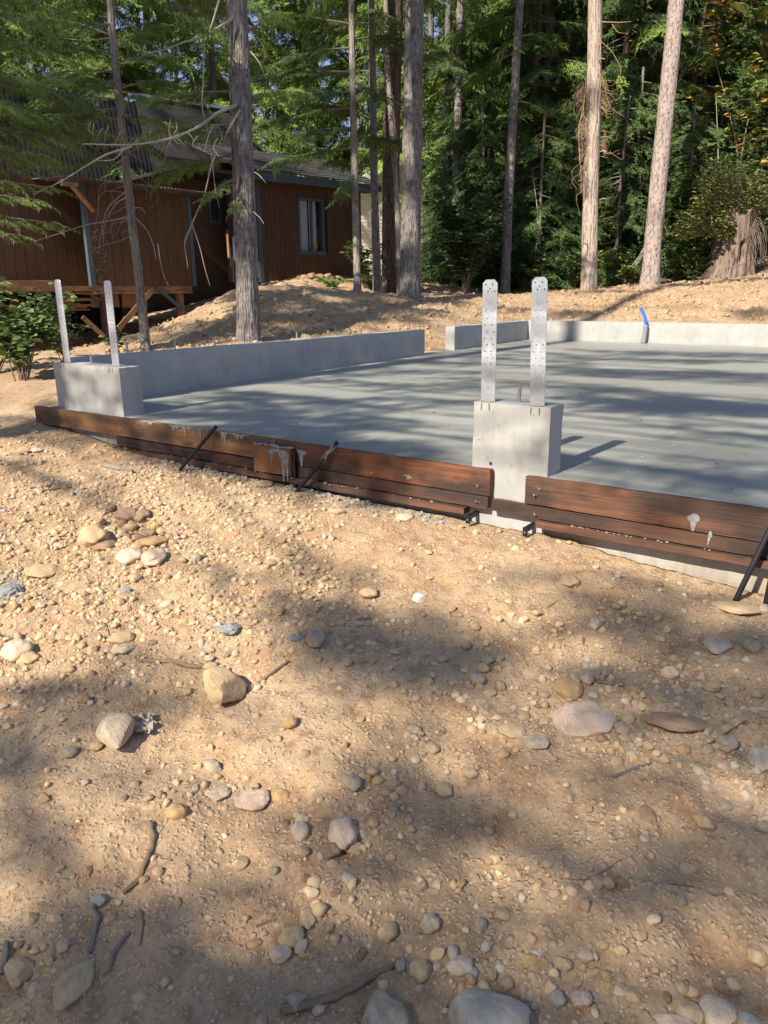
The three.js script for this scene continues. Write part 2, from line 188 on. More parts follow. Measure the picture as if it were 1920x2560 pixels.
{
  const us = [], vs = []; const run = (arr, a, b, step) => { for (let x = a; x < b - step * 0.4; x += step) arr.push(x); };
  { let l = []; for (let x = -3.75, s = 0.016; x > -90; x -= s, s *= 1.035) l.push(x); l.reverse(); us.push(...l.slice(0, -1)); }
  run(us, -3.75, SLAB.u0 + 0.06, 0.016); run(us, SLAB.u0 + 0.06, 2.3, 0.0135); for (let x = 2.3, s = 0.03; x < 80; x += s, s *= 1.07) us.push(x);
  { let l = []; for (let x = -2.85, s = 0.02; x > -70; x -= s, s *= 1.09) l.push(x); l.reverse(); vs.push(...l.slice(0, -1)); }
  run(vs, -2.85, -0.0, 0.0135); vs.push(0.0, 0.06); run(vs, 0.12, 8.4, 0.075); run(vs, 8.44, 13.5, 0.05); for (let x = 13.5, s = 0.06; x < 95; x += s, s *= 1.07) vs.push(x);
  const nu = us.length, nv = vs.length, pos = new Float32Array(nu * nv * 3), uv = new Float32Array(nu * nv * 2), col = new Float32Array(nu * nv * 3), idx = [];
  let k = 0;
  for (let j = 0; j < nv; j++) for (let i = 0; i < nu; i++, k++) {
    const u = us[i], v = vs[j], p = uvp(u, v); let y = tps(p.x, p.z) + detail(p.x, p.z, u, v); if (inSlab(u, v)) y = -0.62;
    pos[k * 3] = p.x; pos[k * 3 + 1] = y; pos[k * 3 + 2] = p.z; uv[k * 2] = p.x; uv[k * 2 + 1] = p.z;
    // soil colour: clay patches, and dark needle litter on the forest floor
    const n = N2(p.x * 0.8 + 40, p.z * 0.8), m = N2(p.x * 2.1, p.z * 2.1 + 20) + 0.55 * N2(p.x * 7, p.z * 7) + 0.35 * N2(p.x * 19, p.z * 19), red = sstep(0.15, 1.1, m) * 0.75 * (v < 0 ? 1 : 0.3);
    let r = 1 + 0.06 * n - 0.06 * red, g = 1 + 0.05 * n - 0.20 * red, b = 1 + 0.05 * n - 0.31 * red;
    col[k * 3] = r; col[k * 3 + 1] = g; col[k * 3 + 2] = b;
  }
  for (let j = 0; j < nv - 1; j++) for (let i = 0; i < nu - 1; i++) { const a = j * nu + i, b = a + 1, c = a + nu, d = c + 1; idx.push(a, b, c, b, d, c); }
  const g = new THREE.BufferGeometry(); g.setAttribute('position', new THREE.BufferAttribute(pos, 3)); g.setAttribute('uv', new THREE.BufferAttribute(uv, 2)); g.setAttribute('color', new THREE.BufferAttribute(col, 3)); g.setIndex(idx); g.computeVertexNormals();
  const gr = part('ground', g, M.dirt, scene); tag(gr, 'graded tan dirt lot rising to a churned bank and the forest floor', 'ground', null, 'structure');
  console.log('ground tris', idx.length / 3, nu, nv);
}

// ---------- concrete ----------
// world-metre uv on axis-aligned pieces
function boxUV(g) { g = g.index ? g.toNonIndexed() : g; g.computeVertexNormals(); const p = g.attributes.position, n = g.attributes.normal, uv = new Float32Array(p.count * 2); for (let i = 0; i < p.count; i++) { const ax = Math.abs(n.getX(i)), ay = Math.abs(n.getY(i)), az = Math.abs(n.getZ(i)); let a, b; if (ay > ax && ay > az) { a = p.getX(i); b = p.getZ(i); } else if (ax > az) { a = p.getZ(i); b = p.getY(i); } else { a = p.getX(i); b = p.getY(i); } uv[i * 2] = a; uv[i * 2 + 1] = b; } g.setAttribute('uv', new THREE.BufferAttribute(uv, 2)); return g; }
const box = (x0, x1, y0, y1, z0, z1) => new THREE.BoxGeometry(x1 - x0, y1 - y0, z1 - z0).translate((x0 + x1) / 2, (y0 + y1) / 2, (z0 + z1) / 2);
// box with slightly worn, uneven edges (cast concrete / timber)
function worn(x0, x1, y0, y1, z0, z1, amp = 0.004, step = 0.05, rad = 0.006, seed = 0) {
  const w = x1 - x0, h = y1 - y0, d = z1 - z0, q = (l) => clamp(Math.round(l / step), 1, 160);
  const g = new THREE.BoxGeometry(w, h, d, q(w), q(h), q(d)); const p = g.attributes.position;
  for (let i = 0; i < p.count; i++) { let x = p.getX(i), y = p.getY(i), z = p.getZ(i); const ex = Math.abs(Math.abs(x) - w / 2) < 1e-5, ey = Math.abs(Math.abs(y) - h / 2) < 1e-5, ez = Math.abs(Math.abs(z) - d / 2) < 1e-5, e = ex + ey + ez;
    if (e >= 2) { const s = rad * (0.6 + 1.2 * Math.max(0, N3(x * 9 + seed, y * 9, z * 9))); if (ex) x -= Math.sign(x) * s; if (ey) y -= Math.sign(y) * s; if (ez) z -= Math.sign(z) * s; }
    else { const o = amp * N3(x * 2.5 + seed, y * 2.5 + 7, z * 2.5); if (ex) x += o; if (ey) y += o; if (ez) z += o; }
    p.setXYZ(i, x + (x0 + x1) / 2, y + (y0 + y1) / 2, z + (z0 + z1) / 2); }
  return toCreasedNormals(boxUV(g), 0.6);
}
const inFrame = (o) => { o.position.copy(SO); o.rotation.y = -SA; return o; };   // local x = u, z = -v
{
  const nu = 160, nv = 160, u0 = SLAB.inner - 0.15, u1 = SLAB.u1 - 0.01, g = new THREE.BoxGeometry(1, 1, 1, nu, 1, nv); const p = g.attributes.position;
  for (let i = 0; i < p.count; i++) { const u = lerp(u0, u1, p.getX(i) + 0.5), v = lerp(SLAB.v1 - 0.02, 0.02, p.getZ(i) + 0.5), top = p.getY(i) > 0; p.setXYZ(i, u, top ? slabY(v) + 0.0008 * N2(u * 0.5, v * 0.5) - 0.003 : -0.12, -v); }
  const s = part('concrete_slab', toCreasedNormals(boxUV(g), 0.6), M.slab, scene); inFrame(s); tag(s, 'freshly poured grey concrete garage floor slab with tree shadows across it', 'concrete slab', null, 'structure');
  const ft = part('foundation_footing', worn(SLAB.u0 + 0.0, SLAB.u1, -0.75, -0.122, -SLAB.v1 - 0.13, -0.019, 0.004, 0.09, 0.004, 3), M.footing, scene); inFrame(ft); tag(ft, 'rain streaked concrete foundation face below the wooden forms', 'foundation', null, 'structure');
}
{ // fallen needles and specks of soil on the slab
  const r = rngOf(263), n = 620, im = new THREE.InstancedMesh(new THREE.BoxGeometry(1, .25, .12), new THREE.MeshStandardMaterial({ roughness: .95, color: 0xffffff }), n), m = new THREE.Matrix4(), q = new THREE.Quaternion(), e = new THREE.Euler(), c = new THREE.Color(); im.name = 'slab_litter';
  for (let i = 0; i < n; i++) { const u = -3.1 + 6.5 * r(), v = .15 + 7.8 * Math.pow(r(), 1.3), s = .006 + .016 * r() * r(), p = uvp(u, v, slabY(v) + .0015); e.set(0, r() * 6.28, 0); m.compose(p, q.setFromEuler(e), new V3(s, .006, s * (r() < .4 ? 5 : 1))); im.setMatrixAt(i, m); const k = r(); im.setColorAt(i, k < .5 ? c.setRGB(.16, .10, .05) : k < .8 ? c.setRGB(.42, .33, .22) : c.setRGB(.5, .49, .46)); }
  scene.add(im); tag(im, 'fallen needles and soil specks on the concrete slab', 'litter', null, 'stuff');
}
function boltGeo(h, r = 0.008) { const g = new THREE.CylinderGeometry(r, r, h, 10); g.translate(0, h / 2, 0); return g; }
function wallThing(name, label, g, mat = M.wall) { const t = thing(name, label, 'concrete wall', 'low concrete walls around the slab'); inFrame(t); part('wall_body', g, mat, t); return t; }
function bolt(t, u, v, y, h = 0.085, lean = 0) { const b = part('anchor_bolt', boltGeo(h), M.rod, t); b.position.set(u, y - 0.01, -v); b.rotation.z = lean; return b; }
{
  const T = SLAB.top, c = (SLAB.u0 + SLAB.inner) / 2;
  const w1 = wallThing('stem_wall', 'long low concrete stem wall between the wide pier and the doorway gap', worn(SLAB.u0, SLAB.inner, -0.118, T, -5.28, -0.222, 0.003, 0.06, 0.004, 1));
  for (const [v, h] of [[0.75, .09], [1.25, .10], [1.72, .085], [2.87, .08], [4.0, .07], [5.03, .10]]) bolt(w1, c, v, T, h, 0.02 * Math.sin(v * 9));
  // ragged bead of slab concrete at the wall foot
  const w2 = wallThing('stem_wall', 'short low concrete stem wall beyond the doorway gap, joining the rear wall', worn(SLAB.u0, SLAB.inner, -0.118, T, -SLAB.v1 + 0.003, -6.05, 0.003, 0.06, 0.004, 2));
  for (const [v, h] of [[6.2, .10], [7.25, .09]]) bolt(w2, c, v, T, h);
  const w3 = wallThing('stem_wall', 'rear low concrete stem wall with the blue pipe standing against it', worn(SLAB.u0, SLAB.u1, -0.119, T + 0.002, -SLAB.v1 - 0.15, -SLAB.v1, 0.003, 0.07, 0.004, 4));
  for (const [u, h] of [[-2.95, .10], [-2.5, .22], [-2.0, .09], [-1.45, .07], [-.7, .09], [.55, .08]]) bolt(w3, u, SLAB.v1 + 0.075, T, h);
}
// perforated galvanised strap: plate with punched nail holes, clipped top corners
function strapGeo(w, h, holesTop) {
  const s = new THREE.Shape(), c = 0.016; s.moveTo(-w / 2, -0.04); s.lineTo(w / 2, -0.04); s.lineTo(w / 2, h - c); s.lineTo(w / 2 - c, h); s.lineTo(-w / 2 + c, h); s.lineTo(-w / 2, h - c); s.closePath();
  const hole = (x, y, r) => { const p = new THREE.Path(); p.absellipse(x, y, r, r, 0, 6.2832, true); s.holes.push(p); };
  for (let i = 0, y = h - 0.022; y > 0.10; i++, y -= holesTop) { const o = i % 2 ? 0.006 : -0.006; hole(-0.016 + o, y, 0.0042); hole(0.018 + o, y, 0.0042); }
  hole(0, h - 0.04, 0.0042); hole(0, 0.068, 0.0034);
  const g = new THREE.ExtrudeGeometry(s, { depth: 0.003, bevelEnabled: true, bevelThickness: 0.0005, bevelSize: 0.0006, bevelSegments: 1, curveSegments: 8 }); return g;
}
function pier(name, label, u0, u1, v0, v1, h, straps, rods, seed) {
  const t = thing(name, label, 'concrete pier', 'concrete piers with upright straps'); inFrame(t);
  part('pier_block', worn(u0, u1, -0.55, h, -v1, -v0, 0.002, 0.04, 0.004, seed), M.wall, t);
  for (const [u, v, len, lean, yaw] of straps) { const s = part('strap', strapGeo(0.074, len, 0.0305), M.galv, t); s.position.set(u, h, -v - 0.003); s.rotation.set(0, yaw || 0, lean); s.userData.label = 'perforated galvanised steel hold-down strap';
    for (const o of [-0.02, 0.022]) { const w = part('tie_wire', new THREE.CylinderGeometry(0.0013, 0.0013, 0.035, 6), M.rust, t); w.position.set(u + o, h - 0.022, -v0 + 0.0035); w.rotation.z = 0.05 * (o > 0 ? 1 : -1); }
    const chip = new THREE.SphereGeometry(1, 12, 6); chip.scale(0.036, 0.006, 0.014); const cm = part('mortar_lip', chip, M.spatter, t); cm.position.set(u, h + 0.001, -v + 0.008); }
  for (const [u, v, len] of rods) { const r = part('anchor_rod', boltGeo(len, 0.0085), M.rod, t); r.position.set(u, h - 0.01, -v); r.rotation.z = -0.05; }
  return t;
}
pier('concrete_pier', 'square concrete pier with two perforated steel straps standing between the form boards', .385, .792, .010, .165, .328, [[.452, .035, .565, 0.012, 0.04], [.712, .030, .572, 0.03, -0.03]], [[.585, .10, .085]], 11);
{ const t = scene.children[scene.children.length - 1], p = new THREE.CylinderGeometry(.0085, .0085, .004, 12).rotateX(Math.PI / 2), a = part('form_tie', p, M.rust, t); a.position.set(.492, .028, -.0085); }
pier('concrete_pier', 'wide concrete pier with two perforated steel straps at the end of the long stem wall', -3.265, -2.45, .04, .2205, .346, [[-3.14, .085, .60, 0.0, 0.05], [-2.545, .085, .585, -0.005, 0.05]], [[-2.9, .13, .08]], 12);
// ---------- blue pipe in the grey sleeve at the rear wall ----------
function tube(pts, r, seg = 24, rad = 10, closed = false) { return new THREE.TubeGeometry(new THREE.CatmullRomCurve3(pts), seg, r, rad, closed); }
// tube with tapering radius r(t) and optional roughness of outline
function taper(pts, r0, r1, seg = 24, rad = 8, wob = 0, seed = 0) {
  const c = new THREE.CatmullRomCurve3(pts), P = [], UV = [], idx = [], fr = c.computeFrenetFrames(seg, false), L = c.getLength();
  for (let i = 0; i <= seg; i++) { const t = i / seg, p = c.getPointAt(t), r = lerp(r0, r1, t);
    for (let j = 0; j <= rad; j++) { const a = j / rad * Math.PI * 2, k = r * (1 + wob * N3(Math.cos(a) * 1.3 + seed, Math.sin(a) * 1.3, t * L / Math.max(r0, 0.004) * 0.22)); P.push(p.x + (fr.normals[i].x * Math.cos(a) + fr.binormals[i].x * Math.sin(a)) * k, p.y + (fr.normals[i].y * Math.cos(a) + fr.binormals[i].y * Math.sin(a)) * k, p.z + (fr.normals[i].z * Math.cos(a) + fr.binormals[i].z * Math.sin(a)) * k); UV.push(t * L, j / rad); } }
  for (let i = 0; i < seg; i++) for (let j = 0; j < rad; j++) { const a = i * (rad + 1) + j, b = a + 1, d = a + rad + 1, e = d + 1; idx.push(a, d, b, b, d, e); }
  const n0 = P.length / 3; for (const [i, s] of [[0, 1], [seg, -1]]) { const p = c.getPointAt(i / seg), o = P.length / 3; P.push(p.x, p.y, p.z); UV.push(0, 0); for (let j = 0; j < rad; j++) { const a = i * (rad + 1) + j; s > 0 ? idx.push(o, a, a + 1) : idx.push(o, a + 1, a); } }
  const g = new THREE.BufferGeometry(); g.setAttribute('position', new THREE.Float32BufferAttribute(P, 3)); g.setAttribute('uv', new THREE.Float32BufferAttribute(UV, 2)); g.setIndex(idx); g.computeVertexNormals(); return g;
}
function onPlane(px, py, v0) { const r = ray(px, py), t = (v0 - (EYE.clone().sub(SO)).dot(SN)) / r.dot(SN); return r.multiplyScalar(t).add(EYE); }
{
  const t = thing('water_pipe', 'bright blue plastic pipe rising from a grey conduit sleeve at the rear wall', 'pipe', null, onPlane(1608, 858, 8.36));
  const q = (px, py) => onPlane(px, py, 8.36).sub(t.position);
  part('conduit_sleeve', taper([q(1608, 859), q(1612, 835), q(1615, 812)], 0.038, 0.031, 12, 14, 0.03), M.greyPipe, t);
  part('blue_tube', taper([q(1614, 822), q(1614, 800), q(1609, 785), q(1601, 768)], 0.024, 0.022, 16, 12), M.bluePipe, t);
}
// ---------- wooden forms along the slab edge ----------
function board(t, name, u0, u1, y0, y1, z0, z1, mat, seed, label) { const g = worn(u0, u1, y0, y1, z0, z1, 0.0018, 0.045, 0.0028, seed), uv = g.attributes.uv; for (let i = 0; i < uv.count; i++) uv.setXY(i, uv.getX(i) * 0.8 + seed * 0.37, uv.getY(i) * 1.6 + seed * 0.61); const m = part(name, g, mat, t); if (label) m.userData.label = label; return m; }
function nail(t, u, y, z, bend) { const g = mergeGeometries([new THREE.CylinderGeometry(0.0018, 0.0018, 0.02, 6).rotateX(Math.PI / 2).translate(0, 0, 0.01), new THREE.CylinderGeometry(0.0055, 0.0055, 0.0025, 8).rotateX(Math.PI / 2).translate(0, 0, 0.02)]); const m = part('nail', g, M.rod, t); m.position.set(u, y, z - 0.002); m.rotation.set(bend, bend * 1.5, 0); }
// set concrete that ran over the boards: flat lobed sheet with drips
function spill(t, name, u0, u1, yTop, drop, z, seed) {
  const s = new THREE.Shape(), r = rngOf(seed), w = u1 - u0, n = Math.max(18, Math.round(w / 0.0035)), f = []; for (let i = 0, k = Math.max(2, Math.round(w / 0.035)); i < k; i++) f.push([u0 + w * (0.08 + 0.84 * r()), 0.004 + 0.012 * r(), Math.pow(r(), 1.6)]);
  const d = (u) => { let q = 0.12 * (0.5 + 0.5 * N2(u * 30, seed)); for (const [c, b, h] of f) q = Math.max(q, h * Math.exp(-Math.pow(Math.abs(u - c) / b, 2.6)), 0.35 * h * Math.exp(-Math.pow((u - c) / (b * 2.6), 2))); return drop * q * Math.min(1, 8 * Math.min(u - u0, u1 - u) / w + 0.1); };
  const top = (u) => yTop - (yTop > -0.01 ? 0 : 0.012 * Math.abs(N2(u * 45, seed + 3)) + 0.02 * Math.pow(Math.abs((u - u0) / w - 0.5) * 2, 3));
  for (let i = 0; i <= n; i++) { const u = u0 + w * i / n; i ? s.lineTo(u, top(u)) : s.moveTo(u, top(u)); } for (let i = n; i >= 0; i--) { const u = u0 + w * i / n; s.lineTo(u, top(u) - 0.003 - d(u)); }
  s.closePath(); const g = new THREE.ExtrudeGeometry(s, { depth: 0.0012, bevelEnabled: true, bevelThickness: 0.0012, bevelSize: 0.0008, bevelSegments: 2 }); const m = part(name, g, M.spatter, t); m.position.z = z + 0.0005; return m;
}
{
  const t = thing('wooden_formwork', 'weathered wooden form boards between the wide pier and the square pier', 'wooden forms', 'wooden forms along the slab edge'); inFrame(t);
  board(t, 'upper_board', -3.475, -.902, -.125, .010, .001, .038, M.formTan, 1, 'tan board with a pale sawn end');
  board(t, 'upper_board', -.898, .515, -.128, .008, .001, .038, M.formRed, 2, 'reddish board with dark stains');
  board(t, 'lower_board', -2.46, .508, -.196, -.130, .001, .039, M.formDark, 3);
  board(t, 'kicker_board', -2.475, .39, -.236, -.199, .002, .066, M.formBrown, 4);
  board(t, 'cleat_block', -1.065, -.765, -.192, -.030, .040, .074, M.cleat, 5, 'orange brown block half covered in set concrete');
  spill(t, 'concrete_spill', -1.88, -1.52, .013, .085, .0385, 51); spill(t, 'concrete_spill', -1.40, -1.12, .012, .07, .0385, 52); spill(t, 'concrete_spill', -2.15, -1.93, .012, .03, .0385, 55);
  spill(t, 'concrete_spill', -.93, -.765, -.032, .19, .0755, 53); spill(t, 'concrete_spill', -.76, -.66, -.025, .10, .0385, 54); spill(t, 'concrete_spill', .0, .06, -.075, .05, .0385, 57);
  const lip = []; const r = rngOf(58); for (let i = 0; i < 26; i++) { const g = new THREE.IcosahedronGeometry(0.008 + 0.012 * r(), 1); g.scale(1.4, .5, .8); g.rotateY(r() * 6); g.translate(-1.06 + 0.3 * r(), -.027 + .004 * r(), .048 + 0.02 * r()); lip.push(g); }
  part('concrete_crumbs', mergeGeometries(lip), M.spatter, t);
  const dust = []; for (let i = 0; i < 60; i++) { const g = new THREE.IcosahedronGeometry(0.003 + 0.008 * r() * r(), 0); g.scale(1.3, .6, 1); g.rotateY(r() * 6); g.translate(-2.4 + 2.7 * r(), -.197, .045 + 0.032 * r()); dust.push(g); } const dm = part('concrete_crumbs', mergeGeometries(dust), M.spatter, t); dm.userData.kind = 'stuff';
  part('stake_stub', worn(-.757, -.735, -.30, -.035, .041, .064, 0.001, .05, .001, 8), M.blackSteel, t);
  nail(t, .44, -.075, .038, .5); nail(t, .46, -.165, .039, -.5); nail(t, -.2, -.09, .038, .3); nail(t, -2.38, -.055, .038, .2);
}
{
  const t = thing('wooden_formwork', 'dark red brown wooden form boards running past the square pier towards the steel stake', 'wooden forms', 'wooden forms along the slab edge'); inFrame(t);
  board(t, 'upper_board', .70, 3.6, -.134, .004, .001, .038, M.formBrown, 6, 'brown board with knots and a pale splash');
  board(t, 'lower_board', .528, 3.6, -.199, -.137, .001, .039, M.formDark, 7);
  board(t, 'kicker_board', .77, 3.6, -.238, -.202, .002, .058, M.formBrown, 9);
  nail(t, .765, -.045, .038, .6); nail(t, .765, -.085, .038, -.3); nail(t, .755, -.168, .039, .3);
  spill(t, 'concrete_spill', 1.445, 1.495, -.055, .09, .0385, 61); spill(t, 'concrete_spill', 1.535, 1.55, -.12, .07, .0385, 63);
  const r = rngOf(64), dust = []; for (let i = 0; i < 34; i++) { const g = new THREE.IcosahedronGeometry(0.002 + 0.007 * r() * r(), 0); g.scale(1.3, .6, 1); g.rotateY(r() * 6); g.translate(.95 + 1.0 * r() * r(), -.2, .042 + 0.014 * r()); dust.push(g); } part('concrete_crumbs', mergeGeometries(dust), M.spatter, t).userData.kind = 'stuff';
}
function stake(label, top, bottom, spat) {
  const t = thing('steel_stake', label, 'steel stake', 'steel form stakes', bottom.clone()); const a = top.clone().sub(bottom), dir = a.clone().normalize();
  part('shaft', taper([dir.clone().multiplyScalar(-0.08), a.clone().multiplyScalar(0.5), a], 0.0115, 0.0115, 16, 10, 0.03), M.stake, t);
  const h = part('mushroomed_head', new THREE.SphereGeometry(0.0145, 10, 8).scale(1, .5, 1), M.stake, t); h.position.copy(a); h.quaternion.setFromUnitVectors(new V3(0, 1, 0), dir);
  if (spat) { part('concrete_coating', taper([a.clone().multiplyScalar(0.62), a.clone().multiplyScalar(0.8), a.clone().multiplyScalar(0.96)], 0.0105, 0.0135, 20, 10, 0.35, 5), M.spatter, t); }
  return t;
}
stake('slim black steel stake leaning on the form board nearer the wide pier', onPlane(540, 1067, -.055), gp(447, 1178));
stake('steel stake crusted with white concrete leaning beside the orange cleat block', onPlane(842, 1107, -.055), gp(742, 1228), true);
stake('dark blue steel stake leaning against the form past the pale splash', onPlane(1936, 1300, -.075), onPlane(1857, 1464, -.13));
stake('short upright black steel stake in the soil below the pale splash', uvp(1.80, -.09, -.17), uvp(1.79, -.09, -.36));
function bracket(label, u, y) { const t = thing('form_bracket', label, 'steel bracket', 'black steel form brackets'); inFrame(t); const g = mergeGeometries([worn(u - .012, u + .012, y - .012, y + .012, -.01, .085, .0005, .03, .002, 4), worn(u - .014, u + .014, y - .034, y + .013, .0855, .0905, .0003, .03, .0015, 5)]); part('bracket_arm', g, M.blackSteel, t); const n = part('bolt_head', new THREE.CylinderGeometry(.004, .004, .003, 8).rotateX(Math.PI / 2), M.rod, t); n.position.set(u, y - .012, .092); }
bracket('black steel bracket at the end of the kicker board beside the square pier', .425, -.236);
bracket('black steel bracket jutting from the concrete where the far kicker board starts', .735, -.246);

// ---------- stones ----------
function stoneGeo(seed, detail, angular) {
  const g = new THREE.IcosahedronGeometry(1, detail), p = g.attributes.position, r = rngOf(seed), planes = [], v = new V3();
  for (let i = 0; i < (angular ? 9 : 3); i++) planes.push([new V3(r() * 2 - 1, r() * 2 - 1, r() * 2 - 1).normalize(), angular ? 0.62 + 0.25 * r() : 0.8 + 0.15 * r()]);
  const key = new Map();
  for (let i = 0; i < p.count; i++) { v.fromBufferAttribute(p, i); const id = v.x.toFixed(4) + v.y.toFixed(4) + v.z.toFixed(4); if (!key.has(id)) { let q = v.clone().multiplyScalar(1 + 0.16 * N3(v.x * 0.9 + seed, v.y * 0.9, v.z * 0.9) + 0.06 * N3(v.x * 2.3, v.y * 2.3 + seed, v.z * 2.3)); for (const [n, d] of planes) { const e = q.dot(n) - d; if (e > 0) q.addScaledVector(n, -e * 0.85); } if (detail > 2) q.multiplyScalar(1 + 0.018 * N3(q.x * 6 + seed, q.y * 6, q.z * 6)); key.set(id, q); } const q = key.get(id); p.setXYZ(i, q.x, q.y, q.z); }
  g.computeVertexNormals(); const out = toCreasedNormals(g, angular ? 0.5 : 1.2), P = out.attributes.position, uv = new Float32Array(P.count * 2); for (let i = 0; i < P.count; i++) { uv[i * 2] = P.getX(i) * 0.5 + P.getY(i) * 0.3; uv[i * 2 + 1] = P.getZ(i) * 0.5 + P.getY(i) * 0.4; } out.setAttribute('uv', new THREE.BufferAttribute(uv, 2)); return out;
}
const stoneMats = {};
{
  const S = 512, a = fbmTile(S, 4, 6, 500), b = fbmTile(S, 30, 4, 510), v = fbmTile(S, 5, 4, 520);
  const bump = makeTex(S, (x, y, c) => { c[0] = c[1] = c[2] = 0.5 * a(x, y) + 0.5 * b(x, y); }, false, 1, 1);
  for (const [k, A, B, vein] of [['tan', [.42, .285, .155], [.52, .375, .215], 0], ['pale', [.48, .36, .235], [.60, .48, .345], .5], ['pink', [.50, .335, .235], [.57, .42, .31], .5], ['grey', [.32, .25, .17], [.44, .35, .24], .35], ['blue', [.34, .29, .22], [.46, .40, .31], 0], ['brown', [.24, .145, .09], [.34, .225, .14], 0], ['ochre', [.42, .255, .11], [.52, .34, .16], 0], ['white', [.62, .59, .54], [.72, .69, .64], 0]])
    stoneMats[k] = new THREE.MeshStandardMaterial({ roughness: 0.93, bumpMap: bump, bumpScale: 0.004, map: makeTex(256, (x, y, c) => { x *= 2; y *= 2; mixc(c, A, B, clamp((a(x, y) - 0.3) * 2.4, 0, 1)); const vn = Math.abs(v(x, y) - 0.5); if (vein && vn < 0.012) mixc(c, c, [.68, .6, .5], vein); const q = 0.85 + 0.3 * b(x, y); c[0] *= q; c[1] *= q; c[2] *= q; setS(c); }, true, 1, 1) });
}
const heroGeo = [], cobGeo = []; for (let i = 0; i < 8; i++) heroGeo.push(stoneGeo(20 + i, 5, i >= 5)); for (let i = 0; i < 10; i++) cobGeo.push(stoneGeo(60 + i, 3, i >= 7));
const taken = [];
// place one stone so that its outline covers w x h pixels at (px, py): it lies on the soil found under that pixel
function stone(px, py, w, h, mat, o = {}) {
  const p = gp(px, py + h * (o.flat ? 0.25 : 0.38)), k = p.depth / FOC, a = w * k / 2, hh = h * k / 2, down = Math.asin(clamp(-ray(px, py).normalize().y, 0, 1));
  // seen from above at angle 'down': apparent half-height^2 = (sy cos)^2 + (sz sin)^2
  const sy = o.flat ? Math.min(a, hh) * 0.55 : Math.min(a, hh) * 0.85, c = sy * Math.cos(down), sz = Math.sqrt(Math.max((hh * hh - c * c), (0.35 * hh) ** 2)) / Math.max(0.3, Math.sin(down));
  const mesh = new THREE.Mesh((o.small ? cobGeo : heroGeo)[o.g ?? 0], stoneMats[mat]); mesh.name = numbered(o.name || 'stone'); scene.add(mesh);
  const yaw = Math.atan2(-p.x, -p.z); // towards the eye
  mesh.scale.set(a * 1.04, sy, Math.min(sz, a * 1.7)); mesh.rotation.set(0, yaw + (o.turn || 0), o.tilt || 0, 'YXZ'); mesh.position.set(p.x, groundY(p.x, p.z) + sy * (o.sunk ?? 0.45), p.z); taken.push([p.x, p.z, Math.max(a, sz) * 0.9]);
  return tag(mesh, o.label, 'stone', o.group || 'stones lying on the dirt');
}
const S = stone;
S(565, 1700, 104, 104, 'tan', { g: 6, sunk: .75, tilt: -.2, label: 'upright blocky tan stone at the end of a bent twig, casting a dark shadow' });
S(294, 1812, 86, 94, 'grey', { g: 5, sunk: .65, tilt: .25, label: 'wedge-shaped grey brown stone beside a crumpled dry leaf' });
S(857, 2060, 64, 98, 'pink', { g: 1, sunk: .75, label: 'pale pinkish egg-shaped stone standing on end above a dark stone' });
S(828, 2118, 52, 46, 'brown', { g: 7, sunk: .4, label: 'dark brown stone tucked under the pale pinkish standing stone' });
S(885, 2112, 44, 34, 'tan', { g: 2, sunk: .35, label: 'small tan stone right under the pale pinkish standing stone' });
S(1462, 1782, 150, 84, 'pink', { g: 3, flat: 1, sunk: .25, tilt: .05, label: 'large flat pale boulder with white veins embedded in the soil' });
S(1421, 1710, 66, 52, 'ochre', { g: 2, sunk: .35, label: 'orange tan stone just above the large flat veined boulder' });
S(1686, 1797, 140, 46, 'brown', { g: 4, flat: 1, sunk: .4, turn: .1, label: 'long tapering purple brown stone among pebbles' });
S(1816, 1850, 50, 44, 'grey', { g: 0, sunk: .5, label: 'smooth round grey stone by a thin stick' });
S(1905, 1885, 62, 66, 'pale', { g: 1, flat: 1, sunk: .35, label: 'broad pale stone past the smooth round grey stone' });
S(1793, 1606, 64, 46, 'blue', { g: 5, sunk: .35, label: 'angular grey stone on the shaded soil near the footing' });
S(1880, 1605, 40, 34, 'grey', { g: 2, sunk: .3, label: 'dull rounded stone beside the angular grey stone' });
S(1222, 2520, 200, 150, 'blue', { g: 0, sunk: .4, tilt: .12, turn: -.35, label: 'big grey boulder with a dark crack line, largest stone in the lot' });
S(51, 2405, 64, 74, 'tan', { g: 6, sunk: .4, label: 'squarish tan stone next to a short root' });
S(184, 2436, 78, 124, 'tan', { g: 4, flat: 1, sunk: .45, turn: -.6, label: 'long kidney-shaped tan stone lying at a slant' });
S(632, 1990, 80, 52, 'pink', { g: 2, flat: 1, sunk: .4, tilt: .1, label: 'flat oval pinkish stone above the bare soil' });
S(548, 1978, 56, 40, 'pale', { g: 7, flat: 1, sunk: .35, label: 'whitish rough stone next to the flat oval pinkish stone' });
S(790, 1585, 46, 48, 'grey', { g: 0, sunk: .5, label: 'round grey brown stone alone on fine gravel' });
S(921, 1477, 46, 30, 'tan', { g: 3, sunk: .55, small: 1, label: 'smooth oval tan stone near the pale grey flake' });
S(1046, 1488, 32, 30, 'white', { g: 8, sunk: .1, small: 1, flat: 1, label: 'pale grey angular flake lying flat on sunlit soil' });
S(235, 1330, 64, 60, 'tan', { g: 1, sunk: .55, label: 'large rounded tan stone at the edge of the pebble heap' });
S(318, 1281, 56, 38, 'brown', { g: 2, sunk: .55, label: 'smooth brown oval stone topping the pebble heap' });
S(358, 1280, 36, 28, 'brown', { g: 3, sunk: .5, small: 1, label: 'smaller brown stone touching the oval stone on the pebble heap' });
S(264, 1358, 52, 28, 'brown', { g: 4, sunk: .4, label: 'flat brown stone under the large rounded tan stone' });
S(379, 1348, 68, 28, 'ochre', { g: 4, sunk: .45, label: 'long ochre stone across the foot of the pebble heap' });
